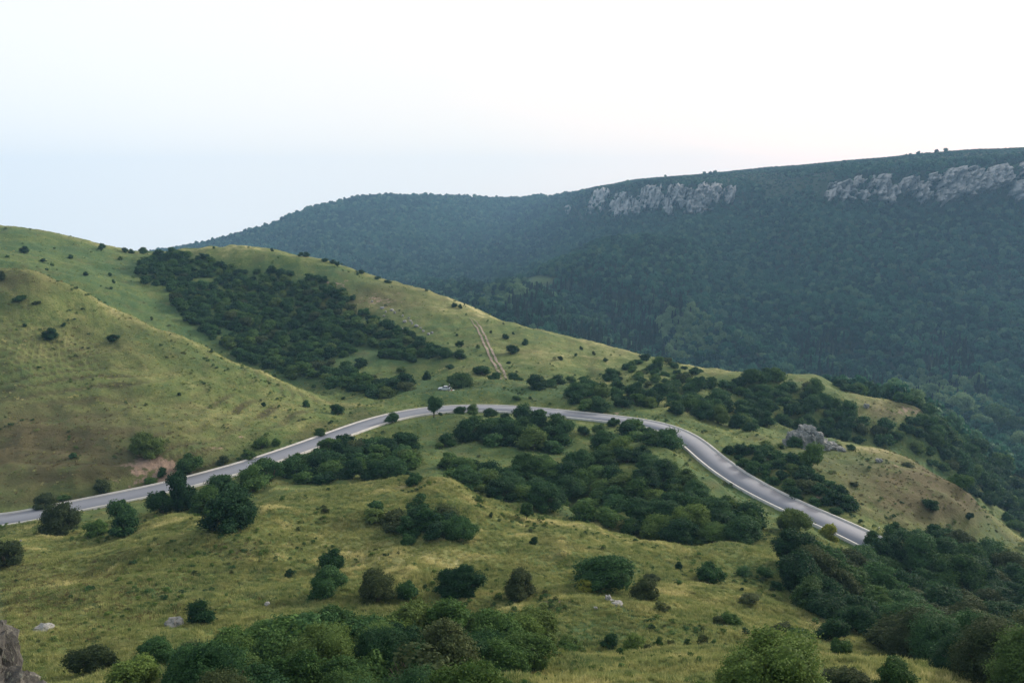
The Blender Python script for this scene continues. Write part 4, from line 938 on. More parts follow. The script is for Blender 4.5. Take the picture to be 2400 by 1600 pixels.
def cliffs_list():
    return [(1331,490,16,12),(1400,470,46,42),(1457,482,46,46),(1494,484,32,38),(1530,462,46,50),(1563,486,26,36),(1586,454,36,36),(1628,470,70,62),(1664,454,46,46),(1708,458,24,38),(1420,448,22,14),
            (1976,444,52,40),(2011,424,20,20),(2064,434,50,44),(2076,452,40,40),(2021,460,18,24),(2124,431,32,30),(2158,448,30,38),(2182,416,22,20),(2248,424,84,58),(2212,460,40,24),(2334,408,44,40),(2312,434,44,24),(2385,446,36,36),(1945,455,20,18),(2400,392,24,30)]
CLF = cliffs_list()
cellpts = []
for (ya, yb, sp, sz) in ((270, 600, 6.2, 9.2), (600, 900, 5.8, 8.2), (900, 1600, 5.8, 7.9), (1600, 2200, 7.8, 9.8), (2200, 3150, 10.5, 12.5)):
    gx = np.arange(-0.72*yb, 0.72*yb, sp); gy = np.arange(ya, yb, sp)
    X_, Y_ = np.meshgrid(gx, gy); X_ = X_.ravel()+rng.uniform(-.48, .48, X_.size)*sp; Y_ = Y_.ravel()+rng.uniform(-.48, .48, Y_.size)*sp
    m = (np.abs(X_/Y_) < 0.72) & (Y_ > CREST3(X_/Y_)+np.interp(X_/Y_, [-0.2, 0.15, 0.28, 0.37, 0.5], [320, 260, 130, 45, 12])); X_ = X_[m]; Y_ = Y_[m]
    Z_ = H(X_, Y_); s = sz*(0.62+0.65*rng.random(len(X_))); cellpts.append(np.column_stack([X_, Y_, Z_, s]))
FP = np.concatenate(cellpts); px_, py_ = project(FP[:, 0], FP[:, 1], FP[:, 2])
# cull what ridges hide from anywhere near the viewpoint
vis = np.ones(len(FP), bool)
for sft in (0,):
    tt2 = np.linspace(0.03, 0.985, 90); mx_ = np.full(len(FP), -1e9)
    for t in tt2:
        mx_ = np.maximum(mx_, h_base(FP[:, 0]*t, FP[:, 1]*t)/(FP[:, 1]*t))
    vis &= (FP[:, 2]+FP[:, 3]*2.5+12)/FP[:, 1] > mx_
vis &= (px_ > -250) & (px_ < 2650)
keep = vis.copy()
for (cx, cy, cw, ch) in CLF:
    keep &= ~((((px_-cx)/(cw*0.40))**2+((py_+3-cy)/(ch*0.44))**2 < 1) & (FP[:, 1] > 900) & (rng.random(len(FP)) < 0.93))
keep &= ~((((px_-1266)/40)**2+((py_-664)/17)**2 < 1) & (FP[:, 1] > 900) & (FP[:, 1] < 1300))
keep &= ~((((px_-2160)/36)**2+((py_-948)/9)**2 < 1) & (FP[:, 1] < 800))
for (cx, cy, rx, ry_) in ((2330, 1026, 17, 14), (2322, 1064, 9, 16), (2285, 1014, 12, 7)):
    keep &= ~((((px_-cx)/rx)**2+((py_-cy)/ry_)**2 < 1))
# the plateau above the cliffs is open scrub
lowm = (((px_ > 1280) & (py_ < np.interp(px_, [1280, 1500, 1700, 1950, 2200, 2400], [470, 432, 430, 400, 385, 372]))) & (FP[:, 1] > 1000)) | ((px_ > 1700) & (px_ < 1960) & (py_ < 470) & (FP[:, 1] > 1000) & (vnoise(FP[:, 0]/40, FP[:, 1]/60, 3) > 0.1))
pinem = (rng.random(len(FP)) < 0.6) & ((inpoly(px_, py_, [(1180, 740), (1210, 690), (1330, 670), (1560, 700), (1640, 740), (1560, 860), (1300, 800)]) | inpoly(px_, py_, [(1850, 790), (2250, 800), (2330, 960), (2050, 960), (1880, 880)])) & (vnoise(FP[:, 0]/45, FP[:, 1]/45, 8) > -0.35)) & (FP[:, 1] > 560)
palem = (inpoly(px_, py_, [(1130, 690), (1250, 655), (1290, 665), (1200, 720), (1120, 740)]) | inpoly(px_, py_, [(1540, 745), (1640, 735), (1700, 790), (1680, 850), (1560, 850)]) | inpoly(px_, py_, [(2100, 880), (2300, 900), (2330, 980), (2200, 1010), (2120, 960)])) & (rng.random(len(FP)) < 0.5)
keep &= ~(lowm & (rng.random(len(FP)) < 0.25))
ix = rng.integers(0, 5, len(FP)); ix[pinem] = 5+rng.integers(0, 2, pinem.sum()); lo_ = lowm & keep; ix[lo_] = 7+rng.integers(0, 3, lo_.sum()); ix[palem] = 10+rng.integers(0, 2, palem.sum())
sx = FP[:, 3]*1.08; sz = FP[:, 3]*1.15*(0.75+0.65*rng.random(len(FP))); sz[lo_] = FP[lo_, 3]*0.36; sx[lo_] *= 0.62; sz[pinem] = FP[pinem, 3]*1.75; sx[pinem] *= 1.1
zz = FP[:, 2]-0.10*sz
k = keep
print("forest", k.sum())
scatter("forest", np.column_stack([FP[k, 0], FP[k, 1], zz[k]]), np.column_stack([sx[k], sx[k], sz[k]]), rng.uniform(0, 6.28, k.sum()), ix[k], for_col, label="dense bluish green forest covering the far side of the gorge and the distant ridge", cat="forest")
# weeds and seedlings among the grass
WEED = [leaf_mesh("weed", m, 150+i, 6, 260, 0.12, (0.16, 0.26), core=False, sprig=0.5) for i, m in enumerate((M_DARK, M_MID, M_LIGHT, M_BROWN))]
we_col = source(WEED, "weed_source")
wp_ = []
for (ya, yb, n_, smin, smax, thr) in ((38, 70, 900, .25, .7, .0), (70, 140, 5200, .3, .95, .0), (140, 300, 3800, .4, 1.4, .15), (300, 460, 1500, .6, 1.8, .2)):
    yy = np.sqrt(rng.uniform(ya**2, yb**2, n_)); xx = rng.uniform(-.68, .68, n_)*yy
    m_ = vnoise(xx/9, yy/9, 41)+0.5*vnoise(xx/3, yy/3, 42) > thr; xx = xx[m_]; yy = yy[m_]
    wp_.append(np.column_stack([xx, yy, smin+(smax-smin)*rng.random(len(xx))**2]))
WP = np.concatenate(wp_); d_, _ = road_dist(WP[:, 0], WP[:, 1]); WP = WP[(d_ > 4.2) & (WP[:, 1] < CREST3(WP[:, 0]/WP[:, 1]))]
n = len(WP); wz = H(WP[:, 0], WP[:, 1])-0.05
scatter("weeds", np.column_stack([WP[:, :2], wz]), np.column_stack([WP[:, 2]*1.2, WP[:, 2]*1.2, WP[:, 2]*rng.uniform(.5, 1.0, n)]), rng.uniform(0, 6.28, n), rng.choice(4, n, p=[.3, .35, .2, .15]), we_col, label="low green weeds and seedlings dotted through the grass", cat="weeds")
# grass tufts
def tuft(seed, nb, h, sp, lean, mat_):
    r = random.Random(seed); V_ = []; F_ = []
    for i in range(nb):
        a = r.random()*6.28; d = r.random()*sp; x = d*math.cos(a); y = d*math.sin(a); b = r.random()*6.28; wv = r.uniform(.012, .03)
        hh_ = h*r.uniform(.5, 1.15); lx = lean*r.uniform(-.6, 1)*math.cos(a)*h+0.1*h; ly = lean*r.uniform(-.6, 1)*math.sin(a)*h
        k_ = len(V_); V_ += [(x-wv*math.cos(b), y-wv*math.sin(b), -0.05), (x+wv*math.cos(b), y+wv*math.sin(b), -0.05), (x+lx*.5+wv*.7*math.cos(b), y+ly*.5+wv*.7*math.sin(b), hh_*.6), (x+lx*.5-wv*.7*math.cos(b), y+ly*.5-wv*.7*math.sin(b), hh_*.6), (x+lx*1.2, y+ly*1.2, hh_), (x+lx*1.2+.004, y+ly*1.2, hh_*.99)]
        F_ += [(k_, k_+1, k_+2, k_+3), (k_+3, k_+2, k_+5, k_+4)]
    me = bpy.data.meshes.new("tuft"); me.from_pydata(V_, [], F_); me.materials.append(mat_); return me
TU = [tuft(lv_*3+i, 26, 0.24+0.05*i, 0.32, 0.6, BLADES[lv_]) for lv_ in range(6) for i in range(3)]
tu_col = source(TU, "tuft_source")
pts = []
for (ya, yb, dens) in ((26, 60, 11.0), (60, 95, 9.0), (95, 140, 6.0), (140, 300, 0.30), (300, 470, 0.06)):
    A_ = 0.5*1.36*(yb**2-ya**2)*0.999; n = int(A_*dens)
    yy = np.sqrt(rng.uniform(ya**2, yb**2, n)); xx = rng.uniform(-.68, .68, n)*yy; pts.append(np.column_stack([xx, yy]))
GP = np.concatenate(pts)
GP = GP[GP[:, 1] < CREST3(GP[:, 0]/GP[:, 1])+4]
d_, _ = road_dist(GP[:, 0], GP[:, 1]); GP = GP[d_ > 3.9]
fa = (GP[:, 0]/GP[:, 1]+0.94)/1.88*(GA-1); fl = (np.log(GP[:, 1])-math.log(6.2))/(math.log(3480)-math.log(6.2))*(GL-1)
i_ = fa.astype(int); j_ = fl.astype(int); s_ = fa-i_; t_ = fl-j_
def samp(grid): return grid[i_, j_]*(1-s_)*(1-t_)+grid[i_+1, j_]*s_*(1-t_)+grid[i_, j_+1]*(1-s_)*t_+grid[i_+1, j_+1]*s_*t_
gz = samp(GZ)
def ga(nm):
    a = np.zeros(GA*GL, np.float32); gme.attributes[nm].data.foreach_get('value', a); return samp(a.reshape(GA, GL))
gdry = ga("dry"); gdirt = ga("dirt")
dn_ = vnoise(GP[:, 0]/5, GP[:, 1]/5, 21)*0.5+vnoise(GP[:, 0]/1.6, GP[:, 1]/1.6, 22)*0.5
kk = (gdirt < 0.4)
sc0 = (0.65+0.6*np.clip(dn_+0.3, 0, 1)+0.35*rng.random(len(GP)))*np.where(GP[:, 1] > 140, 1.25, 1.0)
GPk = GP[kk]; n = len(GPk); print("tufts", n)
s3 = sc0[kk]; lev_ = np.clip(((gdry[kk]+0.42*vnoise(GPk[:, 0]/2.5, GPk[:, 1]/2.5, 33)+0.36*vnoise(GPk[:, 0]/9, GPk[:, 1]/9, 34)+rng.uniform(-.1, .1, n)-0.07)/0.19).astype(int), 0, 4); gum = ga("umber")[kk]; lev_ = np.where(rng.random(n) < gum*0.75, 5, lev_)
scatter("grass", np.column_stack([GPk, gz[kk]]), np.column_stack([s3, s3, s3*rng.uniform(.55, 1.1, n)]), rng.uniform(0, 6.28, n), lev_*3+rng.integers(0, 3, n), tu_col, label="tussocky green and straw coloured grass over the slopes", cat="grass")
# ---------------- rocks ----------------
def rock_mesh(name, seed, mat, sub=3, flat=0.8, amp=0.3, flute=0.0, ax=(1, 1, 1)):
    bm = bmesh.new(); bmesh.ops.create_icosphere(bm, subdivisions=sub, radius=0.5)
    for v in bm.verts:
        p = np.array(v.co[:]); u_ = p/np.linalg.norm(p)
        n_ = float(fbm(u_[0]*2.1+seed*3.7+u_[2]*0.7, u_[1]*2.1-u_[2]*1.9+seed, seed, 4))
        b_ = float(vnoise(u_[0]*5+seed, u_[1]*5+u_[2]*4, seed+3))
        f_ = float(abs(vnoise(np.array(u_[0]*7+seed*5.1), np.array(u_[1]*3+0.4*u_[2]), seed+9)))*flute
        k_ = 1+amp*n_+0.08*b_-f_
        q = np.sign(p)*np.abs(p)**flat*(0.5**(1-flat))*k_
        v.co = Vector(q*np.array(ax))
    me = bpy.data.meshes.new(name); bm.to_mesh(me); bm.free(); me.materials.append(mat); return me
YF = np.linspace(850, 3200, 900)
def far_hit(px, py):
    u, ry, rz = ray(px, py); xs = (u/ry)[:, None]*YF; b = h_base(xs, np.broadcast_to(YF, xs.shape)) > (rz/ry)[:, None]*YF
    k = b.argmax(1); return xs[np.arange(len(k)), k], YF[k]
def cliff_mesh(seed, cx, cy, cw, ch):
    """bare rock standing out of the slope: vertical ribs and hollows, edges dying into the hillside"""
    nu = int(30+cw*0.45); nv = int(24+ch*0.35)
    U, W_ = np.meshgrid(np.linspace(-1, 1, nu), np.linspace(-1, 1, nv), indexing='ij')
    lean = 0.25*random.Random(seed).uniform(-1, 1.6)
    pxx = cx+cw*0.62*(U-lean*W_*0.5); pyy = cy+ch*0.60*W_
    x, y = far_hit(pxx.ravel(), pyy.ravel()); y = y.reshape(nu, nv); x = x.reshape(nu, nv)/y
    md = np.median(y[nu//3:2*nu//3, nv//3:2*nv//3]); y = np.clip(y, md-70, md+70)
    for _ in range(2): y[:, 1:-1] = (y[:, :-2]+2*y[:, 1:-1]+y[:, 2:])/4; y[1:-1] = (y[:-2]+2*y[1:-1]+y[2:])/4
    x = x*y; z = H(x, y)
    q = U*cw/26.0; t = W_*ch/26.0
    rib = 1-np.abs(vnoise(q*2.3+seed*2.2+0.35*t, t*0.45+seed, seed+3)); rib2 = 1-np.abs(vnoise(q*5.5+seed+0.5*t, t*1.1, seed+4))
    rad = np.abs(U)**2.2+np.abs(W_)**2.6+0.75*fbm(q*1.6+seed*3.3, t*1.3, seed+7, 4)
    mask = smooth((1.0-rad)/0.35)
    rel = -7+mask*(13+15*rib**2+8*rib2+6*fbm(q*2.5, t*2.0, seed+5, 4)+2.2*fbm(q*9, t*6, seed+6, 2))
    V_ = np.stack([x-0.15*rel, y-rel, z+0.10*rel], -1).reshape(-1, 3)
    ii = np.arange(nu*nv).reshape(nu, nv); F_ = np.stack([ii[:-1, :-1], ii[1:, :-1], ii[1:, 1:], ii[:-1, 1:]], -1).reshape(-1, 4)
    B = V_.copy(); B[:, 1] += 25; B[:, 2] -= 12; o_ = nu*nv
    rim = list(ii[:, 0])+list(ii[-1, 1:])+list(ii[::-1, -1][1:])+list(ii[0, ::-1][1:-1]); n_ = len(rim)
    Fs = np.array([(rim[(i+1) % n_], rim[i], rim[i]+o_, rim[(i+1) % n_]+o_) for i in range(n_)])
    c_ = V_.mean(0); Vt = np.concatenate([V_, B])-c_
    return mesh_np("rock_cliff", Vt, np.concatenate([F_[:, ::-1], F_+o_, Fs]), (M_CLIFF,)), c_
def put_rock(name, px, py, wpx, hpx, mat, seed, label, cat="rock", group=None, deep=1.0, push=0.0, **k):
    x, y, z, ok = hit(px, py+hpx*0.5); x, y, z = float(x[0]), float(y[0]), float(z[0]); dist = y*CP-z*SP
    W_ = wpx*dist/F_PX; H_ = hpx*dist/F_PX
    o = bpy.data.objects.new(name, rock_mesh(name, seed, mat, **k)); link(o)
    o.scale = (W_, W_*deep, H_*1.2); o.location = (x, y+W_*deep*push, z+H_*0.42)
    return tag(o, label, cat, group)
cl = ["small pale cliff scar at the far left end of the left cliff band","broad grey cliff at the left of the left cliff band","second grey cliff from the left, tapering downwards","narrow leaning cliff buttress, third from the left","wide cliff with a shrubby top in the middle of the left band","small pale tooth of rock below the middle of the left band","cliff knob above the pale tooth of rock","largest pale wall of the left cliff band with a dark ledge","upper right shoulder of the largest wall in the left band","thin slanting rock rib right of the largest wall","small scar on the slope above the broad left cliff",
      "leftmost rounded cliff of the right cliff band","small pointed rock above and right of the leftmost cliff of the right band","upper broken cliff beside the pointed rock in the right band","lower tapering cliff under the broken one in the right band","small low rock tooth between the first two cliffs of the right band","grey cliff patch left of the slanting fin in the right band","slanting fin of rock in the middle of the right band","small knob above the slanting fin","biggest rounded cliff face with a pale bulging foot","low rock base under the left of the biggest rounded cliff","square topped cliff right of the biggest rounded one","low rock shelf joining the biggest and the square topped cliff","cliff at the right margin of the view","small scar left of the leftmost cliff in the right band","upper cliff scar at the right margin just under the ridge"]
for i, (cx, cy, cw, ch) in enumerate(CLF):
    me, c_ = cliff_mesh(i+3, cx, cy, cw, ch); o = link(bpy.data.objects.new("rock_cliff", me)); o.location = c_
    tag(o, cl[i], "cliff", "limestone cliffs on the far ridge")
# outcrop above the road: several blocks grown together
def outcrop():
    x, y, z, _ = hit(1885, 1052); x, y, z = float(x[0]), float(y[0]), float(z[0]); sc = (y*CP-z*SP)/F_PX*1.18
    bm = bmesh.new()
    for i, (dx, dz, w_, h_) in enumerate(((-22, 16, 26, 44), (-2, 14, 40, 40), (6, 30, 34, 30), (22, 18, 24, 34), (40, 8, 30, 20), (58, 3, 26, 14), (70, 0, 18, 9), (-34, 6, 12, 24))):
        m_ = rock_mesh("tmp", i+40, M_ROCK, sub=4, flat=0.7, amp=0.28, flute=0.25)
        m_.transform(Matrix.Translation((dx*sc, (i % 3)*0.8, dz*sc)) @ Matrix.Diagonal((w_*sc, max(3.5, w_*sc*0.9), h_*sc, 1)))
        bm.from_mesh(m_); bpy.data.meshes.remove(m_)
    me = bpy.data.meshes.new("rock_outcrop"); bm.to_mesh(me); bm.free(); me.materials.append(M_ROCK)
    o = link(bpy.data.objects.new("rock_outcrop", me)); o.location = (x, y, z)
    tag(o, "craggy grey rock outcrop standing on the knoll beside the road", "rock outcrop")
outcrop()
put_rock("boulder", 410, 1461, 34, 20, M_ROCK, 5, "grey boulder beside the dark bush in the left meadow", "boulder", "boulders in the grass")
put_rock("boulder", 106, 1489, 38, 13, M_ROCK, 6, "flat grey boulder near the left edge of the meadow", "boulder", "boulders in the grass")
put_rock("boulder", 627, 1421, 12, 9, M_WROCK, 7, "small white stone alone on the grass left of the foreground thicket", "boulder", "boulders in the grass")
put_rock("boulder", 1425, 1408, 14, 12, M_WROCK, 8, "pale boulder on the grassy track, upper of a pair", "boulder", "boulders in the grass")
put_rock("boulder", 1434, 1416, 11, 6, M_WROCK, 9, "small pale stone touching the upper track boulder", "boulder", "boulders in the grass")
put_rock("boulder", 1448, 1430, 24, 8, M_WROCK, 10, "flat pale stone below the grassy track", "boulder", "boulders in the grass")
put_rock("boulder", 1395, 1436, 9, 5, M_WROCK, 11, "tiny pale stone left of the flat one below the track", "boulder", "boulders in the grass")
put_rock("boulder", 51, 1287, 5, 5, M_WROCK, 12, "tiny white stone in the upper left of the meadow", "boulder", "boulders in the grass")
put_rock("boulder", 1703, 1451, 7, 4, M_WROCK, 13, "tiny pale stone under the pair of bushes below the track", "boulder", "boulders in the grass")
put_rock("boulder", 2060, 1082, 14, 8, M_ROCK, 14, "low grey stone near the crest of the right knoll", "boulder", "boulders in the grass")
put_rock("boulder", 2030, 957, 12, 9, M_ROCK, 15, "grey rock on the dark side of the brown hump", "boulder", "boulders in the grass")
for i, (a_, b_) in enumerate([(896,724),(904,731),(918,726),(944,743),(958,748),(962,754),(948,757),(938,770),(943,775),(986,772),(992,776),(1012,780),(900,738),(925,733),(966,762),(976,768),(872,706),(1004,786)]):
    put_rock("boulder", a_, b_, 3+random.Random(i).random()*6, 2.5+random.Random(i+9).random()*3, M_WROCK, 60+i, "pale stone in the scree at the upper edge of the hillside thicket", "boulder", "stones of the scree on the middle hill")
# crag at the lower left corner
def crag():
    bm = bmesh.new()
    for i, (px_c, py_c, Y_, w_, h_) in enumerate(((-25, 1540, 25, 1.5, 2.4), (-20, 1480, 25.4, 0.75, 1.0), (-5, 1640, 24.5, 1.9, 2.0), (-60, 1600, 25.5, 2.6, 3.6), (30, 1700, 24, 2.2, 2.2), (-40, 1850, 25, 4.5, 5.0))):
        p = at(px_c, py_c, Y_); m_ = rock_mesh("tmp", i+80, M_ROCK, sub=4, flat=0.75, amp=0.3, flute=0.25)
        m_.transform(Matrix.Translation(p) @ Matrix.Diagonal((w_, w_, h_, 1))); bm.from_mesh(m_); bpy.data.meshes.remove(m_)
    base = at(-40, 1850, 25); gz_ = float(H(base[0], base[1])); m_ = rock_mesh("tmp", 91, M_ROCK, sub=4, flat=0.7, amp=0.25, flute=0.25)
    m_.transform(Matrix.Translation((base[0]-0.5, base[1], (base[2]+gz_)/2)) @ Matrix.Diagonal((5.0, 5.0, abs(base[2]-gz_)+4, 1))); bm.from_mesh(m_); bpy.data.meshes.remove(m_)
    me = bpy.data.meshes.new("rock_crag"); bm.to_mesh(me); bm.free(); me.materials.append(M_ROCK2)
    tag(link(bpy.data.objects.new("rock_crag", me)), "lichen spotted dark rock rising at the lower left corner of the view", "rock")
M_ROCK2 = rock_mat("lichen_rock", (0.085, 0.084, 0.078), (0.038, 0.037, 0.036), (0.19, 0.20, 0.165), 2.2)
crag()

# ---------------- pale trees standing out in the gorge ----------------
GT = [(2110,938,46,.9,'p',"pale spreading tree alone on the grassy shelf at the gorge rim"),(2255,958,70,1.0,'p',"tall pale tree in the gorge woods right of the rim tree"),(2330,975,66,1.0,'m',"green tree in the gorge woods near the stream"),
      (2370,1010,64,1.0,'m',"tree right of the stream bed near the right margin"),(2300,1000,52,1.0,'p',"pale tree just left of the stream bed"),(2385,1075,66,.95,'p',"greyish tree below the stream bed at the right margin"),
      (2350,1120,60,.95,'m',"tree straight below the stream bed"),(2290,1075,54,.9,'d',"dark tree left of the lower stream bed"),(2215,985,50,.9,'m',"tree downhill of the rim tree in the gorge"),(2180,905,44,1.0,'p',"tree uphill behind the rim tree")]
for q in GT: plant(q[0], q[1], q[2], q[3], q[4], 'tree', label=q[5], group="trees in the gorge")
# skyline trees on the far ridge
for i, (a_, b_, w_) in enumerate([(1652,401,7),(1665,400,7),(1676,398,8),(1738,394,7),(1801,388,5),(1981,371,6),(2124,356,6),(2134,355,6),(2153,353,8),(2217,348,8),(1560,413,5),(1372,441,4),(2195,351,7),(2060,364,4)]):
    y_ = float(crest_fn(29)(np.array([(a_-1200)/F_PX/CP/1.0]))[0]); xx_, yy_, zz_ = at(a_, b_+1, y_); zz_ = float(H(xx_, yy_))
    o = link(bpy.data.objects.new("tree", DEC[i % 5])); s_ = w_*1.5*y_/F_PX; o.scale = (s_, s_, s_*1.15); o.location = (xx_, yy_, zz_-s_*0.1)
    tag(o, ["tree standing up on the skyline above the left cliffs" if a_ < 1760 else "tree standing up on the skyline above the right cliffs"][0], "tree", "lone trees on the far skyline")

# ---------------- car, people and picnic ----------------
M_SIL = simple("silver_paint", (0.62, 0.66, 0.72), 0.3, metal=0.25, c2=(0.60, 0.64, 0.70)); M_GLASS = simple("window_glass", (0.03, 0.04, 0.06), 0.1, c2=(0.025, 0.035, 0.05)); M_TYRE = simple("tyre_rubber", (0.02, 0.02, 0.02), 0.9)
M_RIM = simple("wheel_rim", (0.55, 0.56, 0.58), 0.35, metal=0.6); M_RED = simple("red_cloth", (0.42, 0.06, 0.07), 0.9); M_WHITE = simple("white_cloth", (0.75, 0.75, 0.72), 0.9); M_SKIN = simple("skin", (0.45, 0.28, 0.2), 0.6)
M_NAVY = simple("dark_cloth", (0.05, 0.05, 0.07), 0.9); M_HAIR = simple("hair", (0.06, 0.04, 0.03), 0.8); M_HEAD = simple("headlight_glass", (0.75, 0.77, 0.8), 0.15); M_REDL = simple("tail_light", (0.4, 0.02, 0.02), 0.3)
def part(name, bm, mat, parent, bevel=0.0, smooth_=False):
    me = bpy.data.meshes.new(name); bm.to_mesh(me); bm.free(); me.materials.append(mat)
    if smooth_:
        for p in me.polygons: p.use_smooth = True
    o = link(bpy.data.objects.new(name, me), parent)
    if bevel: b = o.modifiers.new("bevel", 'BEVEL'); b.width = bevel; b.segments = 2
    return o
def prism(profile, y0_, y1_, inset=0.0, zt=None):
    bm = bmesh.new(); zs = [p[1] for p in profile]; zm, zM = min(zs), max(zs)
    def row(y, s): return [bm.verts.new((p[0], y-s*inset*(p[1]-zm)/(zM-zm), p[1])) for p in profile]
    a = row(y0_, -1); b = row(y1_, 1); n = len(profile)
    for i in range(n): bm.faces.new((a[i], a[(i+1) % n], b[(i+1) % n], b[i]))
    bm.faces.new(a[::-1]); bm.faces.new(b); bmesh.ops.recalc_face_normals(bm, faces=bm.faces); return bm
def wheel(parent, x, y, r=0.32):
    def cyl(r1, w_):
        bm = bmesh.new(); bmesh.ops.create_cone(bm, cap_ends=True, segments=28, radius1=r1, radius2=r1, depth=w_, matrix=Matrix.Translation((x, y, r)) @ Matrix.Rotation(math.pi/2, 4, 'X')); return bm
    wh = part("wheel", cyl(r*0.3, 0.24), M_RIM, parent); part("tyre", cyl(r, 0.19), M_TYRE, wh, 0.03); part("rim", cyl(r*0.62, 0.215), M_RIM, wh, 0.01)
cx_, cy_ = CARXY; cz_ = CARZ
sl = float(H(cx_+1.3, cy_)-H(cx_-1.3, cy_))/2.6; tl = float(H(cx_, cy_+1)-H(cx_, cy_-1))/2
car = link(bpy.data.objects.new("parked_car", None)); car.location = (cx_, cy_, cz_+0.05); car.rotation_euler = (math.atan(tl), -math.atan(sl), math.radians(-8))
tag(car, "silver saloon car parked on the meadow beyond the road", "car")
bodyp = [(-2.2, .32), (-2.25, .55), (-2.12, .72), (-1.2, .86), (-.95, .90), (1.25, .94), (2.0, .92), (2.22, .80), (2.25, .45), (2.15, .30), (1.75, .26), (1.7, .5), (1.4, .66), (1.1, .5), (1.05, .24), (-1.05, .24), (-1.1, .5), (-1.4, .66), (-1.7, .5), (-1.75, .26)]
part("body", prism(bodyp, -.86, .86, 0.06), M_SIL, car, 0.04)
part("cabin_glass", prism([(-1.0, .88), (-.35, 1.33), (.75, 1.35), (1.45, .92)], -.78, .78, 0.16), M_GLASS, car, 0.03)
part("roof", prism([(-.42, 1.31), (-.30, 1.40), (.72, 1.42), (.86, 1.33)], -.64, .64, 0.03), M_SIL, car, 0.03)
for s_ in (-1, 1):
    for x_ in (-1.4, 1.4): wheel(car, x_, s_*.80)
    bm = bmesh.new(); bmesh.ops.create_cube(bm, size=1, matrix=Matrix.Translation((-2.17, s_*.62, .66)) @ Matrix.Diagonal((.12, .34, .15, 1))); part("headlight", bm, M_HEAD, car, 0.02)
    bm = bmesh.new(); bmesh.ops.create_cube(bm, size=1, matrix=Matrix.Translation((2.19, s_*.62, .76)) @ Matrix.Diagonal((.12, .34, .15, 1))); part("tail_light", bm, M_REDL, car, 0.02)
    for xa, xb in ((-.95, -.35), (.2, .22), (1.38, .78)):
        bm = bmesh.new(); vs = [bm.verts.new(p) for p in ((xa-.03, s_*.80, .88), (xa+.05, s_*.80, .88), (xb+.05, s_*.655, 1.36), (xb-.03, s_*.655, 1.36))]; bm.faces.new(vs)
        bmesh.ops.solidify(bm, geom=bm.faces[:], thickness=0.03); part("pillar", bm, M_SIL, car)
    bm = bmesh.new(); bmesh.ops.create_cube(bm, size=1, matrix=Matrix.Translation((-.72, s_*.95, .98)) @ Matrix.Diagonal((.12, .18, .12, 1))); part("mirror", bm, M_SIL, car, 0.02)
def person(x, y, joints, edges, rad, label, shirt, hair, rot=0):
    z = float(H(x, y)); bm = bmesh.new(); vs = [bm.verts.new(j) for j in joints]
    for a, b in edges: bm.edges.new((vs[a], vs[b]))
    me = bpy.data.meshes.new("person"); bm.to_mesh(me); bm.free(); o = bpy.data.objects.new("person", me); link(o)
    me.materials.append(M_SKIN); sk = o.modifiers.new("skin", 'SKIN'); 
    for v, r in zip(me.skin_vertices[0].data, rad): v.radius = (r, r*0.85)
    me.skin_vertices[0].data[0].use_root = True
    sb = o.modifiers.new("sub", 'SUBSURF'); sb.levels = 1; sb.render_levels = 2
    o.location = (x, y, z); o.rotation_euler = (0, 0, rot); tag(o, label, "person")
    return o
EDG = [(0, 1), (1, 2), (2, 3), (3, 4), (2, 5), (5, 6), (6, 7), (2, 8), (8, 9), (9, 10), (0, 11), (11, 12), (12, 13), (13, 14), (0, 15), (15, 16), (16, 17), (17, 18)]
RAD = [.15, .14, .16, .06, .11, .07, .045, .035, .07, .045, .035, .095, .065, .045, .04, .095, .065, .045, .04]
def clothes(parent, name, mat, z0_, z1_, r0, r1, y=0.0):
    bm = bmesh.new(); bmesh.ops.create_cone(bm, cap_ends=True, segments=20, radius1=r0, radius2=r1, depth=z1_-z0_, matrix=Matrix.Translation((0, y, (z0_+z1_)/2)) @ Matrix.Diagonal((1.25, .85, 1, 1)))
    return part(name, bm, mat, parent, 0.03, True)
def hairp(parent, p, mat):
    bm = bmesh.new(); bmesh.ops.create_icosphere(bm, subdivisions=2, radius=.13, matrix=Matrix.Translation(p)); return part("hair", bm, mat, parent, 0, True)
st_j = [(0, 0, .95), (0, 0, 1.15), (0, 0, 1.42), (0, 0, 1.53), (0, .02, 1.64), (-.2, 0, 1.38), (-.27, .05, 1.12), (-.22, .22, .95), (.2, 0, 1.38), (.27, .05, 1.12), (.22, .22, .98), (-.1, 0, .88), (-.11, .03, .48), (-.11, 0, .08), (-.11, .14, .04), (.1, 0, .88), (.11, .03, .48), (.12, 0, .08), (.12, .14, .04)]
a_ = at(1053.5, 914, cy_+1.2)
p1 = person(a_[0], cy_+1.3, st_j, EDG, RAD, "person in dark clothes with a white hat standing behind the parked car", M_NAVY, M_WHITE, 0.6)
clothes(p1, "shirt", M_NAVY, .92, 1.47, .20, .19); clothes(p1, "trousers", M_NAVY, .12, .95, .15, .19); hairp(p1, (0, .0, 1.71), M_WHITE).name = "hat"
a2 = at(1057, 917, cy_)
si_j = [(0, 0, .25), (0, .02, .45), (0, .05, .72), (0, .06, .82), (0, .08, .93), (-.19, .05, .68), (-.25, .16, .46), (-.15, .32, .34), (.19, .05, .68), (.25, .16, .46), (.15, .32, .34), (-.1, .05, .2), (-.14, .42, .38), (-.13, .62, .07), (-.13, .74, .05), (.1, .05, .2), (.14, .42, .38), (.13, .62, .07), (.13, .74, .05)]
p2 = person(a2[0]+0.2, cy_+0.4, si_j, EDG, RAD, "person in a white shirt sitting beside the red blanket behind the car", M_WHITE, M_HAIR, 2.4)
clothes(p2, "shirt", M_WHITE, .2, .76, .21, .18, .03); hairp(p2, (0, .06, .99), M_HAIR)
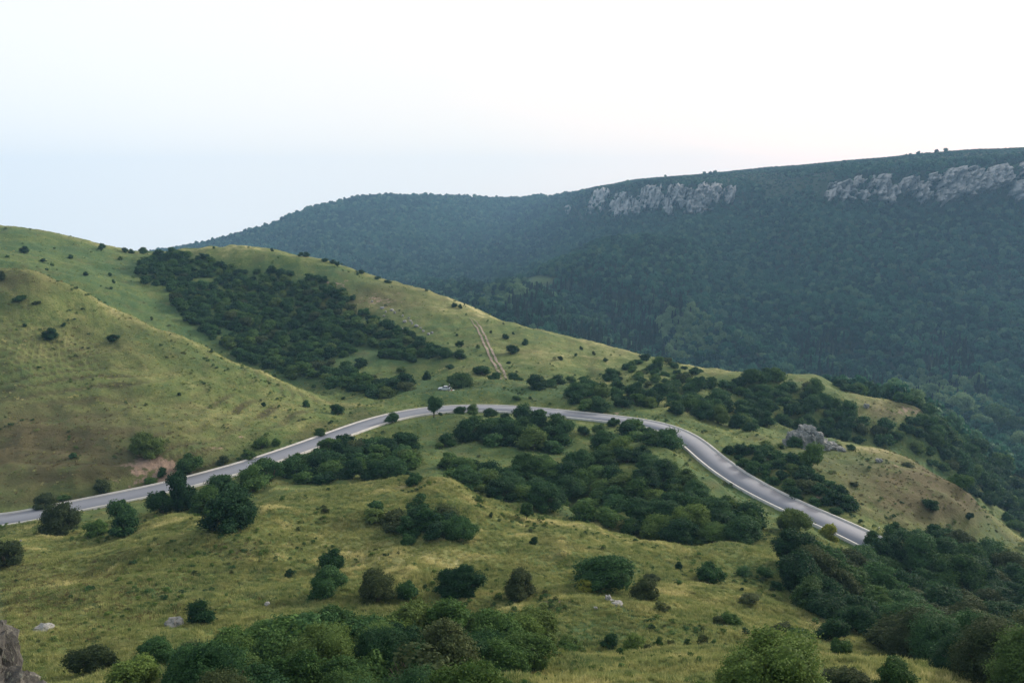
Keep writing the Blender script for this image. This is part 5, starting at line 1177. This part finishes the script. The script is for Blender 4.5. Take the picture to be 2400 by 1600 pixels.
def drape(px, py, sx_, sy_, mat, name, label, cat, rot=0.3, lift=0.12):
    q = at(px, py, cy_-0.6); x, y = q[0], cy_-0.6; n = 9; V_ = []; F_ = []
    for i in range(n):
        for j in range(n):
            u = (i/(n-1)-.5)*sx_; v = (j/(n-1)-.5)*sy_; X = x+u*math.cos(rot)-v*math.sin(rot); Y = y+u*math.sin(rot)+v*math.cos(rot)
            V_.append((X, Y, float(H(X, Y))+lift+0.05*math.sin(i*2.1+j)))
    for i in range(n-1):
        for j in range(n-1): F_.append((i*n+j, (i+1)*n+j, (i+1)*n+j+1, i*n+j+1))
    me = bpy.data.meshes.new(name); me.from_pydata(V_, [], F_); me.materials.append(mat); o = link(bpy.data.objects.new(name, me))
    s = o.modifiers.new("thick", 'SOLIDIFY'); s.thickness = 0.03; return tag(o, label, cat)
drape(1058, 917, 1.8, 2.0, M_RED, "picnic_blanket", "red blanket spread on the grass behind the parked car", "blanket")
drape(1062.5, 916, .7, 1.3, M_WHITE, "towel", "white cloth lying on the right edge of the red blanket", "towel", lift=0.22)
bm = bmesh.new(); bmesh.ops.create_cube(bm, size=1, matrix=Matrix.Diagonal((.55, .38, .36, 1))); bx_ = part("cooler_box", bm, M_WHITE, None, 0.05); q = at(1055, 919, cy_-1.2); bx_.location = (q[0], cy_-1.2, float(H(q[0], cy_-1.2))+.24); tag(bx_, "white picnic cooler on the grass in front of the red blanket", "cooler")
bm = bmesh.new(); bmesh.ops.create_cube(bm, size=1, matrix=Matrix.Translation((0, 0, .2)) @ Matrix.Diagonal((.58, .41, .07, 1))); part("lid", bm, M_NAVY, bx_, 0.02)
# marker post at the road's lower right end
x, y, z, _ = hit(2059, 1253); bm = bmesh.new(); bmesh.ops.create_cone(bm, cap_ends=True, segments=10, radius1=.09, radius2=.08, depth=1.3, matrix=Matrix.Translation((0, 0, .5)))
pm = part("marker_post", bm, M_WHITE, None, 0.01, False); pm.location = (float(x[0]), float(y[0]), float(z[0])); tag(pm, "short white roadside marker post where the road disappears at the right", "post")
bm = bmesh.new(); bmesh.ops.create_cone(bm, cap_ends=True, segments=10, radius1=.095, radius2=.092, depth=.18, matrix=Matrix.Translation((0, 0, .9))); part("dark_band", bm, M_NAVY, pm)

# ---------------- air ----------------
hm = bpy.data.materials.new("haze_air"); hm.use_nodes = True; hm.node_tree.nodes.clear()
ho = hm.node_tree.nodes.new("ShaderNodeOutputMaterial"); hv = hm.node_tree.nodes.new("ShaderNodeVolumePrincipled")
hv.inputs['Color'].default_value = (0.38, 0.67, 1.0, 1); hv.inputs['Density'].default_value = HAZE; hv.inputs['Anisotropy'].default_value = 0.1
hm.node_tree.links.new(hv.outputs[0], ho.inputs['Volume'])
zlo_ = float(GZ.min())-1.5; zhi_ = 175.0
bm = bmesh.new(); bmesh.ops.create_cube(bm, size=1); me = bpy.data.meshes.new("haze"); bm.to_mesh(me); bm.free(); me.materials.append(hm)
hz = link(bpy.data.objects.new("haze", me)); hz.scale = (7200, 3660, zhi_-zlo_); hz.location = (0, 1700, (zhi_+zlo_)/2); tag(hz, kind="stuff")
